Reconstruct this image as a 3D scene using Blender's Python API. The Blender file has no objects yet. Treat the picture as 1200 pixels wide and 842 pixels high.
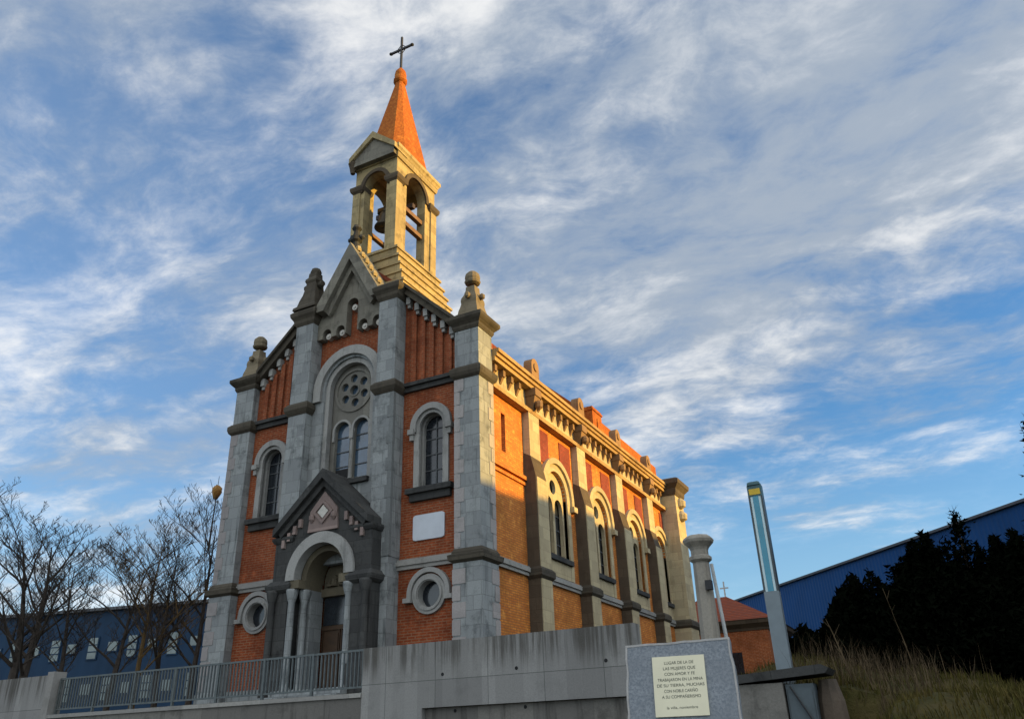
import bpy, bmesh, math, random
from mathutils import Vector, Matrix
from mathutils.geometry import tessellate_polygon
random.seed(7)
rad = math.radians
S = bpy.context.scene
COL = S.collection

# ------------------------------------------------------------------ camera
cam = bpy.data.objects.new("camera", bpy.data.cameras.new("camera"))
COL.objects.link(cam)
yaw, pitch, roll = -0.462198, 0.447708, -0.0351683
fwd = Vector((math.sin(yaw)*math.cos(pitch), math.cos(yaw)*math.cos(pitch), math.sin(pitch)))
rt0 = Vector((math.cos(yaw), -math.sin(yaw), 0)); up0 = rt0.cross(fwd)
rt = math.cos(roll)*rt0 + math.sin(roll)*up0
up = -math.sin(roll)*rt0 + math.cos(roll)*up0
mw = Matrix((rt, up, -fwd)).transposed().to_4x4()
mw.translation = Vector((11.77365, -21.11776, -3.56615))
cam.matrix_world = mw
cam.data.sensor_width = 36; cam.data.sensor_fit = 'HORIZONTAL'
cam.data.lens = 36*936.563/1200
cam.data.clip_end = 3000; cam.data.clip_start = 0.05
S.camera = cam

# ------------------------------------------------------------------ light
SUN_EL, SUN_AZ = rad(6.8), rad(15)          # azimuth measured from +X towards +Y
sd = Vector((math.cos(SUN_AZ)*math.cos(SUN_EL), math.sin(SUN_AZ)*math.cos(SUN_EL), math.sin(SUN_EL)))
sun = bpy.data.objects.new("sun", bpy.data.lights.new("sun", 'SUN'))
COL.objects.link(sun)
sun.data.energy = 5.0; sun.data.angle = rad(0.5); sun.data.color = (1.0, 0.60, 0.11)
sun.rotation_euler = sd.to_track_quat('Z', 'Y').to_euler()
sun.location = (60, 20, 40)

S.view_settings.view_transform = 'Standard'
S.view_settings.look = 'None'
S.view_settings.exposure = 0.85
S.view_settings.gamma = 1.0
S.view_settings.use_curve_mapping = False

world = bpy.data.worlds.new("World"); S.world = world
world.use_nodes = True

class NT:
    """tiny node-tree writer"""
    def __init__(s, tree): s.t = tree; s.n = tree.nodes; s.l = tree.links
    def new(s, kind, **kw):
        n = s.n.new(kind)
        for k, v in kw.items():
            if k.startswith('i_'):
                key = k[2:]
                key = int(key) if key.isdigit() else key.replace('_', ' ')
                s.put(n.inputs[key], v)
            else: setattr(n, k, v)
        return n
    def put(s, sock, v):
        if isinstance(v, bpy.types.NodeSocket): s.l.new(v, sock)
        else: sock.default_value = v
    def math(s, op, a, b=None, c=None, clamp=False):
        n = s.n.new('ShaderNodeMath'); n.operation = op; n.use_clamp = clamp
        for i, v in enumerate((a, b, c)):
            if v is not None: s.put(n.inputs[i], v)
        return n.outputs[0]
    def ramp(s, fac, lo, hi, a=0.0, b=1.0):
        n = s.n.new('ShaderNodeMapRange'); n.interpolation_type = 'SMOOTHSTEP'
        s.put(n.inputs[0], fac)
        for i, v in enumerate((lo, hi, a, b)): s.put(n.inputs[i+1], v)
        return n.outputs[0]
    def mix(s, fac, a, b, mode='MIX'):
        n = s.n.new('ShaderNodeMix'); n.data_type = 'RGBA'; n.blend_type = mode
        s.put(n.inputs[0], fac); s.put(n.inputs[6], a); s.put(n.inputs[7], b)
        return n.outputs[2]
    def noise(s, vec, scale, detail=4, rough=0.55, dist=0.0):
        n = s.new('ShaderNodeTexNoise'); n.inputs['Scale'].default_value = scale
        n.inputs['Detail'].default_value = detail; n.inputs['Roughness'].default_value = rough
        n.inputs['Distortion'].default_value = dist
        if vec is not None: s.l.new(vec, n.inputs['Vector'])
        return n.outputs[0]
    def mapping(s, vec, scale=(1, 1, 1), rot=(0, 0, 0), loc=(0, 0, 0)):
        n = s.new('ShaderNodeMapping')
        n.inputs['Scale'].default_value = scale; n.inputs['Rotation'].default_value = rot; n.inputs['Location'].default_value = loc
        s.l.new(vec, n.inputs['Vector']); return n.outputs[0]

def rgb(*c): return (c[0], c[1], c[2], 1.0)

def build_sky():
    t = NT(world.node_tree); t.n.clear()
    out = t.new('ShaderNodeOutputWorld'); bg = t.new('ShaderNodeBackground')
    t.l.new(bg.outputs[0], out.inputs[0])
    sky = t.new('ShaderNodeTexSky'); sky.sky_type = 'NISHITA'; sky.sun_disc = False
    sky.sun_elevation = SUN_EL; sky.sun_rotation = math.pi/2 - SUN_AZ
    sky.air_density = 1.0; sky.dust_density = 0.6; sky.ozone_density = 2.0
    co = t.new('ShaderNodeTexCoord').outputs['Generated']
    sep = t.new('ShaderNodeSeparateXYZ'); t.l.new(co, sep.inputs[0])
    zc = t.math('ADD', t.math('MAXIMUM', sep.outputs[2], 0.0), 0.16)
    u = t.math('DIVIDE', sep.outputs[0], zc); v = t.math('DIVIDE', sep.outputs[1], zc)
    comb = t.new('ShaderNodeCombineXYZ'); t.put(comb.inputs[0], u); t.put(comb.inputs[1], v)
    p = comb.outputs[0]
    # wind-drawn, slightly warped fleece on a flat cloud deck
    warp = t.new('ShaderNodeTexNoise'); warp.inputs['Scale'].default_value = 2.2; warp.inputs['Detail'].default_value = 4
    t.l.new(p, warp.inputs['Vector'])
    wv = t.new('ShaderNodeVectorMath', operation='MULTIPLY_ADD')
    t.l.new(warp.outputs[1], wv.inputs[0]); wv.inputs[1].default_value = (0.22, 0.22, 0.0); t.l.new(p, wv.inputs[2])
    q = wv.outputs[0]
    R_ = (0, 0, rad(-32))
    n1 = t.noise(t.mapping(q, (0.75, 1.25, 1), R_, (5.6, 6.7, 0)), 1.0, 8, 0.58)
    n2 = t.noise(t.mapping(q, (1.5, 2.6, 1), R_, (0.8, 8.6, 3)), 2.2, 9, 0.62)
    n3 = t.noise(t.mapping(q, (0.8, 1.7, 1), R_, (9.2, 8.8, 0)), 1.3, 6, 0.55)
    n4 = t.noise(t.mapping(q, (1, 1.2, 1), R_, (8, 3, 0)), 9.0, 6, 0.65)
    dens = t.math('ADD', t.math('ADD', t.math('MULTIPLY', n1, 0.50), t.math('MULTIPLY', n2, 0.33)), t.math('MULTIPLY', n4, 0.17))
    # the overcast is thicker up and to the right, thin to the left and clear low on the right
    bias = t.ramp(sep.outputs[0], -0.80, -0.15, 0.0, 0.055)
    low = t.math('MULTIPLY', t.ramp(sep.outputs[2], 0.14, 0.40, -0.22, 0.0), t.ramp(sep.outputs[0], -0.62, -0.3, 0.15, 1.0))
    dens = t.math('ADD', t.math('ADD', dens, bias), low)
    cover = t.ramp(dens, 0.42, 0.61, t.ramp(sep.outputs[0], -0.75, -0.35, 0.34, 0.12), 0.94)
    bright = t.ramp(t.math('ADD', t.math('ADD', t.math('MULTIPLY', n3, 0.5), t.math('MULTIPLY', n2, 0.35)), t.math('MULTIPLY', n4, 0.15)), 0.45, 0.62)
    ccol = t.mix(bright, rgb(0.225, 0.262, 0.312), rgb(0.54, 0.54, 0.535))
    glow = t.math('MULTIPLY', t.ramp(t.math('ADD', t.math('MULTIPLY', n3, 0.6), t.math('MULTIPLY', n2, 0.4)), 0.57, 0.68), t.ramp(sep.outputs[0], -0.6, -0.1))
    ccol = t.mix(glow, ccol, rgb(0.56, 0.56, 0.545))
    mul = t.new('ShaderNodeVectorMath', operation='MULTIPLY'); t.l.new(sky.outputs[0], mul.inputs[0]); mul.inputs[1].default_value = (0.076, 0.118, 0.160)
    hs = t.new('ShaderNodeHueSaturation'); hs.inputs['Saturation'].default_value = 1.08; hs.inputs['Value'].default_value = 1.06
    t.l.new(mul.outputs[0], hs.inputs['Color'])
    # pale whitish air towards the horizon
    hz = t.ramp(sep.outputs[2], 0.0, 0.36, 0.62, 0.0)
    air = t.mix(hz, hs.outputs[0], rgb(0.27, 0.40, 0.51))
    fin = t.mix(cover, air, ccol)
    side = t.ramp(t.math('SUBTRACT', sep.outputs[0], sep.outputs[1]), -0.50, 0.45, 1.0, 2.35)  # sky out of view brightened as added fill for the shaded walls
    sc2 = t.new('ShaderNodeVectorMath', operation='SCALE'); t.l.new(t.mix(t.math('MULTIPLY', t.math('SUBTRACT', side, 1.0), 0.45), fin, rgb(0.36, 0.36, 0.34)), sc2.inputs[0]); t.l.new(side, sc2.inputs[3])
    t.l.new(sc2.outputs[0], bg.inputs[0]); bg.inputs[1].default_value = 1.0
build_sky()

# ------------------------------------------------------------------ materials
M = {}
def mat_begin(name, rough=0.85):
    m = bpy.data.materials.new(name); m.use_nodes = True
    t = NT(m.node_tree); b = t.n['Principled BSDF']
    b.inputs['Roughness'].default_value = rough
    b.inputs['Specular IOR Level'].default_value = 0.12
    M[name] = m
    pos = t.new('ShaderNodeNewGeometry').outputs['Position']
    return m, t, b, pos
def wallcoord(t, pos):
    """(along wall, height) whichever way the wall faces"""
    g = t.new('ShaderNodeNewGeometry')
    s = t.new('ShaderNodeSeparateXYZ'); t.l.new(g.outputs['Normal'], s.inputs[0])
    p = t.new('ShaderNodeSeparateXYZ'); t.l.new(pos, p.inputs[0])
    f = t.math('GREATER_THAN', t.math('ABSOLUTE', s.outputs[0]), t.math('ABSOLUTE', s.outputs[1]))
    u = t.math('ADD', t.math('MULTIPLY', f, p.outputs[1]), t.math('MULTIPLY', t.math('SUBTRACT', 1.0, f), p.outputs[0]))
    c = t.new('ShaderNodeCombineXYZ'); t.put(c.inputs[0], u); t.put(c.inputs[1], p.outputs[2])
    return c.outputs[0]
def bump(t, b, h, strength=0.4, dist=0.02):
    n = t.new('ShaderNodeBump'); n.inputs['Strength'].default_value = strength; n.inputs['Distance'].default_value = dist
    t.put(n.inputs['Height'], h); t.l.new(n.outputs[0], b.inputs['Normal'])
def brick_mat(name, c1, c2, mortar, bw=0.28, bh=0.085, ms=0.015, dirt=0.5):
    m, t, b, pos = mat_begin(name, 0.88)
    w = wallcoord(t, pos)
    br = t.new('ShaderNodeTexBrick'); t.l.new(w, br.inputs['Vector'])
    br.inputs['Color1'].default_value = rgb(*c1); br.inputs['Color2'].default_value = rgb(*c2); br.inputs['Mortar'].default_value = rgb(*mortar)
    br.inputs['Scale'].default_value = 1.0; br.inputs['Brick Width'].default_value = bw; br.inputs['Row Height'].default_value = bh
    br.inputs['Mortar Size'].default_value = ms; br.inputs['Bias'].default_value = -0.1
    big = t.noise(pos, 0.9, 5, 0.6); fine = t.noise(pos, 9, 4, 0.7)
    col = t.mix(t.ramp(fine, 0.36, 0.70, 0, 0.62), br.outputs[0], rgb(c1[0]*0.5, c1[1]*0.45, c1[2]*0.5))
    col = t.mix(t.ramp(big, 0.46, 0.68, 0, dirt), col, rgb(c1[0]*0.34, c1[1]*0.36, c1[2]*0.45))
    pale = t.noise(t.mapping(pos, (1, 1, 1), (0, 0, 0), (7, 3, 1)), 3.0, 6, 0.7)
    col = t.mix(t.ramp(pale, 0.52, 0.74, 0, 0.5), col, rgb(min(1, c1[0]*1.5), c1[1]*1.9, c1[2]*2.2))
    t.put(b.inputs['Base Color'], col); bump(t, b, br.outputs[1], -0.5, 0.012)
def stone_mat(name, c, dark, amount=0.5, bw=0.9, bh=0.42, joint=0.35, streak=0.5, rough=0.85):
    m, t, b, pos = mat_begin(name, rough)
    w = wallcoord(t, pos)
    br = t.new('ShaderNodeTexBrick'); t.l.new(w, br.inputs['Vector'])
    br.inputs['Color1'].default_value = rgb(*c); br.inputs['Color2'].default_value = rgb(c[0]*0.68, c[1]*0.68, c[2]*0.70)
    br.inputs['Mortar'].default_value = rgb(c[0]*(1-joint), c[1]*(1-joint), c[2]*(1-joint))
    br.inputs['Scale'].default_value = 1.0; br.inputs['Brick Width'].default_value = bw; br.inputs['Row Height'].default_value = bh
    br.inputs['Mortar Size'].default_value = 0.012; br.inputs['Mortar Smooth'].default_value = 0.3
    grain = t.noise(pos, 22, 3, 0.7); blot = t.noise(pos, 1.6, 6, 0.68)
    st = t.noise(t.mapping(pos, (5, 5, 0.45)), 1.0, 5, 0.65)
    col = t.mix(t.ramp(grain, 0.3, 0.7, 0, 0.4), br.outputs[0], rgb(c[0]*0.6, c[1]*0.6, c[2]*0.6))
    col = t.mix(t.ramp(blot, 0.5, 0.72, 0, amount), col, rgb(*dark))
    col = t.mix(t.ramp(st, 0.52, 0.74, 0, streak), col, rgb(*dark))
    t.put(b.inputs['Base Color'], col)
    bump(t, b, t.math('ADD', t.math('MULTIPLY', br.outputs[1], -1.0), grain), 0.45, 0.02)
def plain_mat(name, c, rough=0.6, metallic=0.0, var=0.25, scale=6.0, spec=0.4):
    m, t, b, pos = mat_begin(name, rough)
    n = t.noise(pos, scale, 5, 0.65)
    col = t.mix(t.ramp(n, 0.3, 0.75, 0, 1), rgb(*c), rgb(*[x*(1-var) for x in c]))
    t.put(b.inputs['Base Color'], col); b.inputs['Metallic'].default_value = metallic
    b.inputs['Specular IOR Level'].default_value = spec
    return m, t, b
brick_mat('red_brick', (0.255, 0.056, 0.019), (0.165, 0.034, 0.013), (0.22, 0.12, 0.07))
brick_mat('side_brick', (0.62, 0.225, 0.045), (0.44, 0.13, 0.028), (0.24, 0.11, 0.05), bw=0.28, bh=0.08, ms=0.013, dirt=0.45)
brick_mat('spire_tile', (0.40, 0.125, 0.022), (0.30, 0.08, 0.016), (0.22, 0.065, 0.016), 0.18, 0.12, 0.010, 0.35)
brick_mat('purple_brick', (0.27, 0.055, 0.035), (0.20, 0.04, 0.03), (0.13, 0.06, 0.045))
stone_mat('grey_granite', (0.275, 0.29, 0.29), (0.05, 0.056, 0.056), 0.7, 0.55, 0.42, 0.4, 0.8)
stone_mat('rose_stone', (0.20, 0.19, 0.165), (0.07, 0.068, 0.06), 0.4, 5, 5, 0.1, 0.4)
stone_mat('dark_granite', (0.17, 0.18, 0.18), (0.06, 0.062, 0.06), 0.5, 5, 5, 0.1, 0.5)
stone_mat('pale_granite', (0.305, 0.30, 0.285), (0.08, 0.08, 0.075), 0.45, 3.0, 3.0, 0.1)
stone_mat('pink_quoin', (0.335, 0.31, 0.30), (0.10, 0.095, 0.09), 0.35, 4.0, 4.0, 0.1, 0.3)
stone_mat('black_stone', (0.062, 0.062, 0.06), (0.016, 0.016, 0.016), 0.7, 0.7, 0.4, 0.4, 0.7)
stone_mat('dark_stone', (0.085, 0.073, 0.056), (0.03, 0.027, 0.022), 0.6, 0.7, 0.4, 0.3, 0.6)
stone_mat('sandstone', (0.47, 0.39, 0.245), (0.15, 0.11, 0.065), 0.35, 0.8, 0.4, 0.3, 0.45)
stone_mat('rust_stone', (0.27, 0.165, 0.085), (0.08, 0.05, 0.028), 0.5, 3, 3, 0.1, 0.4)
stone_mat('cornice_stone', (0.40, 0.26, 0.115), (0.13, 0.075, 0.035), 0.55, 1.2, 5, 0.35, 0.6)
stone_mat('gable_grey', (0.21, 0.195, 0.16), (0.055, 0.05, 0.042), 0.6, 0.7, 0.36, 0.3, 0.6)
stone_mat('finial_stone', (0.22, 0.18, 0.12), (0.06, 0.048, 0.032), 0.6, 5, 5, 0.1, 0.5)
stone_mat('front_sand', (0.15, 0.128, 0.088), (0.06, 0.055, 0.042), 0.5, 2, 2, 0.1, 0.4)
stone_mat('tower_stone', (0.38, 0.30, 0.16), (0.06, 0.052, 0.036), 0.7, 0.7, 0.36, 0.35, 0.55)
stone_mat('brown_stone', (0.105, 0.082, 0.058), (0.05, 0.038, 0.026), 0.5, 0.8, 0.4, 0.3, 0.5)
stone_mat('pink_relief', (0.27, 0.205, 0.185), (0.12, 0.09, 0.08), 0.3, 3, 3, 0.1, 0.3)
m, t, b, pos = mat_begin('roof_tile', 0.8)
w1 = t.new('ShaderNodeTexWave'); w1.bands_direction = 'Y'; w1.inputs['Scale'].default_value = 1.3; w1.inputs['Distortion'].default_value = 0.4
t.l.new(pos, w1.inputs['Vector'])
nn = t.noise(pos, 4, 5, 0.7)
t.put(b.inputs['Base Color'], t.mix(t.ramp(nn, 0.3, 0.7), t.mix(w1.outputs[1], rgb(0.13, 0.028, 0.014), rgb(0.26, 0.06, 0.022)), rgb(0.12, 0.04, 0.025)))
bump(t, b, w1.outputs[1], 0.6, 0.05)
plain_mat('iron', (0.03, 0.03, 0.032), 0.55, 0.4)
plain_mat('bronze', (0.06, 0.05, 0.035), 0.45, 0.7)
plain_mat('wood_door', (0.05, 0.024, 0.009), 0.6, 0, 0.5, 3)
plain_mat('beam_wood', (0.16, 0.085, 0.04), 0.7, 0, 0.4, 4)
plain_mat('dark_wood', (0.045, 0.022, 0.012), 0.6, 0, 0.5, 3)
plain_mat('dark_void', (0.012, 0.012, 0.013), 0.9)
plain_mat('white_marble', (0.44, 0.47, 0.52), 0.4, 0, 0.12, 3)
plain_mat('white_disc', (0.46, 0.44, 0.40), 0.7, 0, 0.2, 8)
m, t, b = plain_mat('sky_tint_glass', (0.05, 0.085, 0.13), 0.12, 0, 0.5, 2.5, 0.9)  # blue base colour paints the reflected sky
m, t, b = plain_mat('dark_glass', (0.018, 0.022, 0.028), 0.15, 0, 0.5, 3, 0.6)
plain_mat('lead', (0.06, 0.065, 0.07), 0.6)
plain_mat('red_shutter', (0.20, 0.018, 0.012), 0.7)
# concrete with formwork panels and rain streaks
m, t, b, pos = mat_begin('concrete', 0.9)
w = wallcoord(t, pos)
br = t.new('ShaderNodeTexBrick'); t.l.new(t.mapping(w, (1, 1, 1), (0, 0, 0), (0.3, 2.32, 0)), br.inputs['Vector']); br.offset = 0.0
for k, c in (('Color1', (0.27, 0.265, 0.255)), ('Color2', (0.205, 0.20, 0.195)), ('Mortar', (0.09, 0.097, 0.09))): br.inputs[k].default_value = rgb(*c)
br.inputs['Scale'].default_value = 1; br.inputs['Brick Width'].default_value = 1.25; br.inputs['Row Height'].default_value = 2.5
br.inputs['Mortar Size'].default_value = 0.008; br.inputs['Mortar Smooth'].default_value = 0.6
br2 = t.new('ShaderNodeTexBrick'); t.l.new(t.mapping(w, (1, 1, 1), (0, 0, 0), (0.1, 0, 0)), br2.inputs['Vector']); br2.offset = 0.0
for k, c in (('Color1', (1, 1, 1)), ('Color2', (0.72, 0.72, 0.72)), ('Mortar', (0.85, 0.85, 0.85))): br2.inputs[k].default_value = rgb(*c)
br2.inputs['Scale'].default_value = 1; br2.inputs['Brick Width'].default_value = 0.31; br2.inputs['Row Height'].default_value = 6.0; br2.inputs['Mortar Size'].default_value = 0.004
base = t.mix(1.0, br.outputs[0], br2.outputs[0], 'MULTIPLY')
sz = t.new('ShaderNodeSeparateXYZ'); t.l.new(pos, sz.inputs[0])
strk = t.noise(t.mapping(pos, (6, 6, 0.25)), 1.0, 6, 0.7)
blot = t.noise(pos, 1.3, 6, 0.7); grain = t.noise(pos, 30, 3, 0.7)
# dirt washed down from the wall's top edge
topd = t.ramp(t.math('ADD', sz.outputs[2], t.math('MULTIPLY', strk, 1.4)), -1.62, -0.95)
col = t.mix(t.math('MULTIPLY', topd, t.ramp(strk, 0.40, 0.60, 0.12, 0.9)), base, rgb(0.06, 0.055, 0.048))
col = t.mix(t.ramp(blot, 0.5, 0.75, 0, 0.5), col, rgb(0.10, 0.10, 0.095))
col = t.mix(t.ramp(grain, 0.35, 0.7, 0, 0.3), col, rgb(0.11, 0.11, 0.105))
t.put(b.inputs['Base Color'], col); bump(t, b, t.math('ADD', grain, t.math('MULTIPLY', br.outputs[1], -1.5)), 0.3, 0.012)
stone_mat('stained_concrete', (0.17, 0.16, 0.145), (0.045, 0.042, 0.038), 0.6, 1.25, 2.5, 0.3, 0.75)
stone_mat('coping', (0.30, 0.29, 0.27), (0.11, 0.105, 0.095), 0.4, 2.5, 9, 0.3, 0.4)
plain_mat('railing_steel', (0.105, 0.118, 0.118), 0.5, 0.5, 0.3, 12)
m, t, b = plain_mat('slab_stone', (0.155, 0.175, 0.20), 0.75, 0, 0.35, 14)
pos = t.new('ShaderNodeNewGeometry').outputs['Position']
n = t.noise(pos, 60, 4, 0.75); n2 = t.noise(pos, 5, 4, 0.6)
t.put(b.inputs['Base Color'], t.mix(t.ramp(n2, 0.35, 0.7, 0, 0.6), t.mix(t.ramp(n, 0.35, 0.65), rgb(0.115, 0.135, 0.16), rgb(0.215, 0.235, 0.26)), rgb(0.14, 0.155, 0.175)))
bump(t, b, n, 0.25, 0.004)
stone_mat('rough_edge', (0.36, 0.35, 0.34), (0.14, 0.14, 0.14), 0.4, 9, 9, 0.1, 0.2)
plain_mat('plate_metal', (0.62, 0.58, 0.42), 0.42, 0.0, 0.10, 4, 0.5)
plain_mat('letter_ink', (0.045, 0.06, 0.05), 0.7)
plain_mat('lamp_metal', (0.15, 0.18, 0.20), 0.5, 0.4, 0.15, 5)
plain_mat('lamp_edge', (0.40, 0.42, 0.42), 0.4, 0.6, 0.1, 5)
plain_mat('lamp_frame', (0.045, 0.055, 0.06), 0.4, 0.4, 0.15, 5)
plain_mat('lamp_cap', (0.03, 0.09, 0.10), 0.4, 0.1)
plain_mat('teal_panel', (0.012, 0.20, 0.30), 0.25, 0, 0.2, 4, 0.6)
plain_mat('yellow_sticker', (0.60, 0.40, 0.02), 0.5)
plain_mat('frosted_panel', (0.45, 0.58, 0.62), 0.3, 0, 0.1, 5)
plain_mat('bark', (0.05, 0.039, 0.032), 0.95, 0, 0.5, 5)
plain_mat('sun_tint_bark', (0.13, 0.08, 0.03), 0.95, 0, 0.5, 5)  # yellow base colour paints sunlight onto one tree
plain_mat('nest_paper', (0.33, 0.17, 0.045), 0.95, 0, 0.5, 14)
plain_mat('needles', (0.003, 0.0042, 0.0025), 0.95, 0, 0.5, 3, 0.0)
m, t, b, pos = mat_begin('grass', 0.95)
n = t.noise(pos, 1.1, 5, 0.65); n2 = t.noise(pos, 7, 4, 0.7)
c = t.mix(t.ramp(n, 0.35, 0.7), rgb(0.042, 0.040, 0.008), rgb(0.072, 0.052, 0.016))
t.put(b.inputs['Base Color'], t.mix(t.ramp(n2, 0.4, 0.7, 0, 0.5), c, rgb(0.05, 0.05, 0.014))); b.inputs['Specular IOR Level'].default_value = 0.1
m, t, b, pos = mat_begin('dry_stalk', 0.95)
n = t.noise(pos, 2.2, 4, 0.6)
t.put(b.inputs['Base Color'], t.mix(t.ramp(n, 0.35, 0.65), rgb(0.03, 0.021, 0.011), rgb(0.09, 0.065, 0.038)))
m, t, b, pos = mat_begin('earth_grass', 1.0)
n = t.noise(pos, 0.8, 6, 0.65)
t.put(b.inputs['Base Color'], t.mix(t.ramp(n, 0.35, 0.65), rgb(0.035, 0.036, 0.01), rgb(0.065, 0.05, 0.02))); bump(t, b, t.noise(pos, 6, 5, 0.7), 0.8, 0.1)
m, t, b, pos = mat_begin('asphalt', 0.9)
n = t.noise(pos, 50, 3, 0.7)
t.put(b.inputs['Base Color'], t.mix(n, rgb(0.04, 0.04, 0.042), rgb(0.075, 0.074, 0.072))); bump(t, b, n, 0.3, 0.01)
m, t, b, pos = mat_begin('paving', 0.9)
br = t.new('ShaderNodeTexBrick'); t.l.new(pos, br.inputs['Vector']); br.inputs['Scale'].default_value = 1; br.inputs['Brick Width'].default_value = 0.6; br.inputs['Row Height'].default_value = 0.4; br.inputs['Mortar Size'].default_value = 0.01
for k, c in (('Color1', (0.2, 0.19, 0.175)), ('Color2', (0.16, 0.155, 0.145)), ('Mortar', (0.08, 0.08, 0.075))): br.inputs[k].default_value = rgb(*c)
t.put(b.inputs['Base Color'], br.outputs[0])
def clad_mat(name, ca, cb, rib):
    m, t, b, pos = mat_begin(name, 0.5)
    w = t.new('ShaderNodeTexWave'); w.bands_direction = 'X'; w.inputs['Scale'].default_value = rib
    t.l.new(pos, w.inputs['Vector'])
    n = t.noise(pos, 0.25, 4, 0.6)
    t.put(b.inputs['Base Color'], t.mix(t.math('MULTIPLY', t.ramp(n, 0.3, 0.7), t.math('ADD', 0.6, t.math('MULTIPLY', w.outputs[1], 0.4))), rgb(*ca), rgb(*cb)))
    bump(t, b, w.outputs[1], 0.5, 0.04)
clad_mat('blue_cladding', (0.008, 0.055, 0.18), (0.006, 0.043, 0.14), 1.2)
clad_mat('navy_render', (0.013, 0.038, 0.082), (0.010, 0.028, 0.06), 0.4)
plain_mat('grey_roof_sheet', (0.07, 0.075, 0.085), 0.6)
plain_mat('pale_blind', (0.20, 0.245, 0.25), 0.5, 0, 0.3, 2)
plain_mat('cabinet_grey', (0.075, 0.095, 0.108), 0.6, 0.0, 0.35, 3, 0.3)
stone_mat('rubble', (0.10, 0.078, 0.06), (0.05, 0.042, 0.035), 0.8, 6, 6, 0.0, 0.7)
stone_mat('pillar_stone', (0.30, 0.275, 0.235), (0.10, 0.09, 0.075), 0.4, 4, 4, 0.2, 0.5)
brick_mat('house_brick', (0.30, 0.08, 0.022), (0.24, 0.06, 0.02), (0.3, 0.15, 0.08))
plain_mat('pale_metal', (0.42, 0.43, 0.42), 0.5, 0.3, 0.2, 5)

# ------------------------------------------------------------------ object helpers
WT = {}
def link(o, parent=None, at=(0, 0, 0)):
    COL.objects.link(o)
    WT[o] = Vector(at)
    if parent is not None:
        o.parent = parent
        o.matrix_parent_inverse = Matrix.Translation(-WT[parent])
        o.location = at
    return o
def part(name, bm, mat, parent, label=None, smooth=False):
    bmesh.ops.recalc_face_normals(bm, faces=bm.faces)
    me = bpy.data.meshes.new(name); bm.to_mesh(me); bm.free()
    if smooth:
        for p in me.polygons: p.use_smooth = True
    me.materials.append(M[mat])
    o = bpy.data.objects.new(name, me); link(o, parent)
    if label: o['label'] = label
    return o
def copy_part(src, off, parent):
    o = src.copy(); COL.objects.link(o); o.parent = parent
    o.matrix_parent_inverse = Matrix.Translation(-WT[parent]); o.location = off; WT[o] = Vector(off)
    for ch in [c for c in bpy.data.objects if c.parent == src]:
        d = ch.copy(); COL.objects.link(d); d.parent = o; d.location = ch.location
        d.matrix_parent_inverse = ch.matrix_parent_inverse.copy()
    return o
def thing(name, label, cat, loc, group=None):
    o = bpy.data.objects.new(name, None); o.empty_display_size = 0.3
    COL.objects.link(o); o.location = loc; WT[o] = Vector(loc)
    o['label'] = label; o['category'] = cat
    if group: o['group'] = group
    return o
def solo(name, bm, mat, label, cat, group=None, smooth=False, kind=None):
    o = part(name, bm, mat, None, label, smooth)
    if kind: o['kind'] = kind
    if cat: o['category'] = cat
    if group: o['group'] = group
    return o
def structure(name, bm, mat):
    o = part(name, bm, mat, None); o['kind'] = 'structure'; return o
BM = bmesh.new
def hexa(bm, P):
    v = [bm.verts.new(p) for p in P]
    for f in ((0,1,2,3),(4,5,6,7),(0,1,5,4),(1,2,6,5),(2,3,7,6),(3,0,4,7)): bm.faces.new([v[i] for i in f])
def box(bm, x0, x1, y0, y1, z0, z1):
    hexa(bm, [(x0,y0,z0),(x1,y0,z0),(x1,y1,z0),(x0,y1,z0),(x0,y0,z1),(x1,y0,z1),(x1,y1,z1),(x0,y1,z1)])
def taper(bm, a, b):   # a,b = (x0,x1,y0,y1,z)
    hexa(bm, [(a[0],a[2],a[4]),(a[1],a[2],a[4]),(a[1],a[3],a[4]),(a[0],a[3],a[4]),(b[0],b[2],b[4]),(b[1],b[2],b[4]),(b[1],b[3],b[4]),(b[0],b[3],b[4])])
def steps(bm, x0, x1, y0, y1, prof):
    """stack of square mouldings: prof = [(out, z), ...] swept round a rectangle"""
    for (o1, z1), (o2, z2) in zip(prof, prof[1:]):
        if z2 > z1: taper(bm, (x0-o1, x1+o1, y0-o1, y1+o1, z1), (x0-o2, x1+o2, y0-o2, y1+o2, z2))
FX = lambda u, v, d: (u, d, v)
SX = lambda u, v, d: (d, u, v)
def plate(bm, outer, holes, mp, d0, d1):
    loops = [outer] + list(holes)
    allp = [p for l in loops for p in l]
    tris = tessellate_polygon([[Vector((p[0], p[1], 0)) for p in l] for l in loops])
    A = [bm.verts.new(mp(p[0], p[1], d0)) for p in allp]; B = [bm.verts.new(mp(p[0], p[1], d1)) for p in allp]
    for tr in tris:
        for V in (A, B):
            try: bm.faces.new([V[i] for i in tr])
            except ValueError: pass
    k = 0
    for l in loops:
        n = len(l)
        for i in range(n):
            j = (i+1) % n
            try: bm.faces.new([A[k+i], A[k+j], B[k+j], B[k+i]])
            except ValueError: pass
        k += n
def arc(cx, cz, r, a0, a1, n=20): return [(cx+r*math.cos(a0+(a1-a0)*i/n), cz+r*math.sin(a0+(a1-a0)*i/n)) for i in range(n+1)]
def archp(cx, w, z0, zs, n=20): return [(cx-w, z0), (cx+w, z0)] + arc(cx, zs, w, 0, math.pi, n)
def circ(cx, cz, r, n=24): return arc(cx, cz, r, 0, 2*math.pi*(n-1)/n, n-1)
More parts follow.
